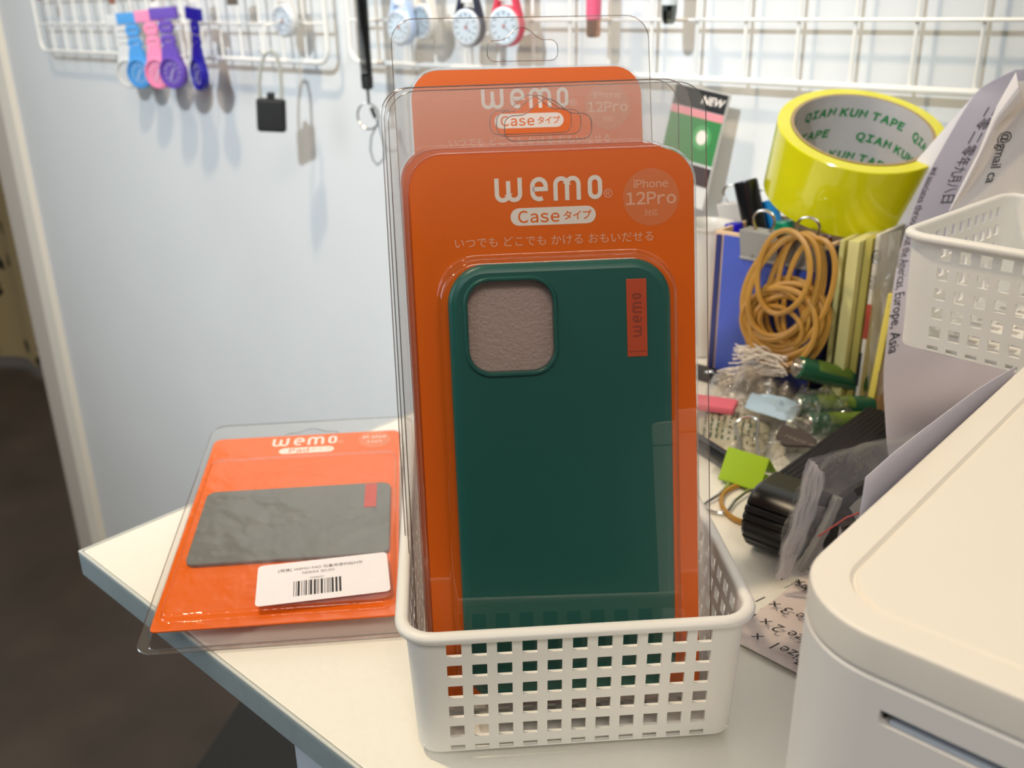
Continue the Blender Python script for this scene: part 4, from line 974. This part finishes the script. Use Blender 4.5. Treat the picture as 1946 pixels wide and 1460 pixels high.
# crumpled clear zip bag leaning beside the printer
zb = clear('zip_bag_film', .12, .06, (.90, .91, .93), milk=.07, milkcol=(.70, .70, .74), bump=.8, bscale=60)
A0, A1 = onx(1470, 1098, -.158), onx(1536, 872, -.150); A0.z = max(A0.z, .002)
B0, B1 = Vector((-.098, .395, .004)), Vector((-.100, .440, .060))
def bagside(sgn, seed):
    def P(u, v):
        top = A1.lerp(B1, u); top.z += .006 * math.sin(PI * u) ; bot = A0.lerp(B0, u)
        p_ = bot.lerp(top, v); w_ = (math.sin(PI * min(1, .06 + u)) * math.sin(PI * v)) ** .7 if 0 < v < 1 else 0
        k = noise.noise((u * 4, v * 4, seed)) + .6 * noise.noise((u * 11, v * 9, seed + 4))
        nn = Vector((.75, -.62, 0)); return p_ + nn * (sgn * .009 * w_ + .0038 * k) + Vector((0, 0, .0025 * noise.noise((u * 7, 3.1, seed)) * v))
    return P
g = thing('zip_bag', 'crumpled clear zip bag holding dark cable, leaning beside the white printer', 'plastic bag')
m = MB(); m.add(sheet(bagside(1, 2.0), 34, 24), zb); m.add(sheet(bagside(-1, 7.0), 30, 20), zb); m.build('bag_film', g)
m = MB()
for k in range(9):
    off = Vector((.00085 * k, .00062 * k, 0)); wk = .0011
    m.add(sheet(lambda u, v, off=off, k=k, wk=wk: A0.lerp(A1, v * (1 - .012 * k)) + off * (.25 + .75 * math.sin(PI * min(1, .12 + v * .62))) + Vector((wk * u, wk * .6 * u, .0)) + Vector((.0012, .0008, 0)) * noise.noise((v * 5, k * .25, 0)) + Vector((.0008, -.0010, 0)) * (k % 2) * u, 1, 24),
          clear('fold_film_%d' % (k % 2), .14, .08, (.92, .91, .92), milk=.62 if k % 2 else .22, milkcol=(.90, .86, .87)))
m.build('folded_edge', g)
z0, z1 = onx(1555, 1020, -.128), onx(1660, 965, -.112)
m = MB(); m.add(tube([z0, z0.lerp(z1, .5) + Vector((0, 0, .002)), z1], .00035, 6), mat('red_zip', '#B9504A', .5)); m.build('zip_seam', g)
c0 = A0.lerp(B0, .35) + Vector((0, 0, .0095))
g2 = thing('coiled_cable', 'dark cable with grey braided end inside the clear zip bag', 'cable', Matrix.Translation(c0))
ux = (B0 - A0).normalized(); ca_ = []
for k in range(60):
    t = k / 59; ca_.append(ux * (-.016 + .052 * t + .010 * math.sin(t * 13)) + Vector((0, 0, .016 + .015 * math.cos(t * 13) + .014 * t)) + Vector((.75, -.62, 0)) * .003 * math.sin(t * 7))
MB().add(tube(ca_, .0034, 8), black_m).build('cable', g2)
br_ = [ux * (-.020 + .012 * t) + Vector((0, 0, -.002 + .036 * t)) + Vector((.75, -.62, 0)) * (.0045 + .002 * math.sin(3 * t)) for t in [i / 12 for i in range(13)]]
MB().add(tube(br_, [.0022 + (.0003 if i % 2 else 0) for i in range(13)], 8), mat('grey_braid', '#8C8B88', .6)).build('braided_end', g2)

# bluish sheet standing along the printer's left side
SD = [onx(x, y, -.0872) for x, y in ((1644, 908), (1700, 862), (1780, 800), (1860, 738), (1926, 696))]
def PD(u, v):
    t = u * 4; k = min(int(t), 3); tp = SD[k].lerp(SD[k + 1], t - k); b_ = Vector((-.0862, tp.y + .012 * (1 - u), .0015)); p_ = b_.lerp(tp, v); p_.x -= .0020 * math.sin(PI * v) + .0006 * math.sin(4 * u); return p_
m = MB(); m.add(slab(PD, 20, 10, .00025), mat('bluish_sheet', '#C9C7D6', .8)); tag(m.build('paper_sheet', M=I4), 'pale bluish sheet standing along the left side of the white printer', 'paper')

# handwritten note sheet lying on the desk right of the front basket
nc_ = [onz(x, y, .0008) for x, y in ((1410, 1150), (1455, 1112), (1560, 1060), (1640, 1180), (1640, 1352), (1530, 1292), (1405, 1226))]
nd_ = (onz(1530, 1292) - onz(1405, 1226)).normalized(); nn_ = Vector((-nd_.y, nd_.x, 0)); n0 = onz(1405, 1226)
g = MB()
def PN(u, v): p_ = n0 + nd_ * (-.006 + .060 * u) + nn_ * (-.0005 + .062 * v); p_.z = .0009 + .0010 * (u + v) ; return p_
g.add(slab(PN, 6, 6, .0002), mat('note_white', '#DCCFCB', .8))
hand = [('Size1  x', 1484, 1232), ('Size 2 x 1', 1486, 1197), ('Size 3 x 1', 1502, 1163), ('Size 4 x 1', 1548, 1120), ('[7', 1534, 1262)]
for s_, x, y in hand:
    p_ = onz(x, y, .0036); mm_ = basis(-nd_, -nn_, (0, 0, 1), p_) @ Rz(R(4)); g.add(text(s_, .0082, 'CENTER', shear=.25, res=2, sx=.95), ink, mm_)
for s_, x, y in (('980', 1530, 1078), ('總額', 1524, 1112)):
    p_ = onz(x, y, .0036); g.add(text(s_, .0042, 'CENTER', bold=.02, res=2), ink, basis(-nd_, -nn_, (0, 0, 1), p_))
tag(g.build('note_sheet', M=I4), 'white sheet with upside down handwriting on the desk beside the front basket', 'paper')

# white printer
pr_m = mat('printer_white', '#E9E6E2', .45, bump=.05, bscale=700); pr_t = mat('printer_lid', '#EFE9DE', .5, bump=.04, bscale=700)
zt = .120; pa = R(.4); pu, pv = Vector((math.cos(pa), math.sin(pa), 0)), Vector((-math.sin(pa), math.cos(pa), 0))
PW, PD_, rc = .26, .228, .024
po = Vector((-.0826, .1768, 0))
pM = basis(pu, pv, (0, 0, 1), po + pu * PW / 2 + pv * PD_ / 2)
g = thing('printer', 'white rounded printer with front slot at the lower right corner', 'printer', pM)
ring = lambda i, z: [(x, y, z) for x, y in rrect(PW - 2 * i, PD_ - 2 * i, rc - i, 12)]
mb = MB(); mb.add(loft([ring(.002, .0015), ring(0, .004), ring(0, zt - .0112), ring(.0003, zt - .0106), ring(.0016, zt - .0104)]), pr_m); body = mb.build('body', g, smooth=30)
# slot cut into the front
sc_ = Matrix(pM).inverted(); S0 = sc_ @ ony(1672, 1350, .1768); S1 = sc_ @ ony(1672, 1378, .1768)
sx0 = S0.x; sz1, sz0 = S0.z, S1.z
cut = MB().add(box(.16, .040, sz1 - sz0, (sx0 + .08, -PD_ / 2, (sz0 + sz1) / 2)), black_m).build('cut', None, smooth=0)
bo_ = body.modifiers.new('slot', 'BOOLEAN'); bo_.operation = 'DIFFERENCE'; bo_.object = cut; bo_.solver = 'EXACT'
cut.parent = g; bpy.context.view_layer.update()
body.modifiers.move(1, 0)
me = bpy.data.meshes.new_from_object(body.evaluated_get(bpy.context.evaluated_depsgraph_get())); body.modifiers.remove(body.modifiers[0]); body.data = me
me.set_sharp_from_angle(angle=R(30)); bpy.data.objects.remove(cut)
sw_ = sx0 + .08
mb = MB(); mb.add(box(.1584, .0006, sz1 - sz0 - .0004, (sw_, -PD_ / 2 + .0192, (sz0 + sz1) / 2)), black_m); mb.add(box(.1584, .0145, .0005, (sw_, -PD_ / 2 + .0122, sz0 + .0004)), black_m); mb.add(box(.1584, .0170, .0005, (sw_, -PD_ / 2 + .0105, sz1 - .0004)), black_m); mb.add(box(.0005, .0170, sz1 - sz0 - .001, (sx0 + .0005, -PD_ / 2 + .0105, (sz0 + sz1) / 2)), black_m); mb.build('slot_lining', g, smooth=0)
mb = MB(); mb.add(box(.156, .0034, .0009, (sx0 + .0800, -PD_ / 2 + .0025, sz0 + .0008), .0003), mat('slot_lip', '#B9C4D2', .4)); mb.add(box(.0020, .0036, .0012, (sx0 + .036, -PD_ / 2 + .0048, sz0 + .0012)), black); mb.build('slot_tray', g)
mb = MB(); mb.add(loft([ring(.0012, zt - .0102), ring(.0002, zt - .0098), ring(0, zt - .0090), ring(0, zt - .0012), ring(.0003, zt - .0005), ring(.0010, zt), ring(.0090, zt), ring(.0094, zt - .0003), ring(.0100, zt - .0011), ring(.0104, zt - .0011), ring(.0109, zt - .0005)]), pr_t); mb.build('lid', g, smooth=25)
mb = MB(); mb.add(loft([[(x, y, z) for x, y in rrect(.09, .07, .003)] for z in (.0002, .0016)]), black_m); mb.build('rubber_base', g)
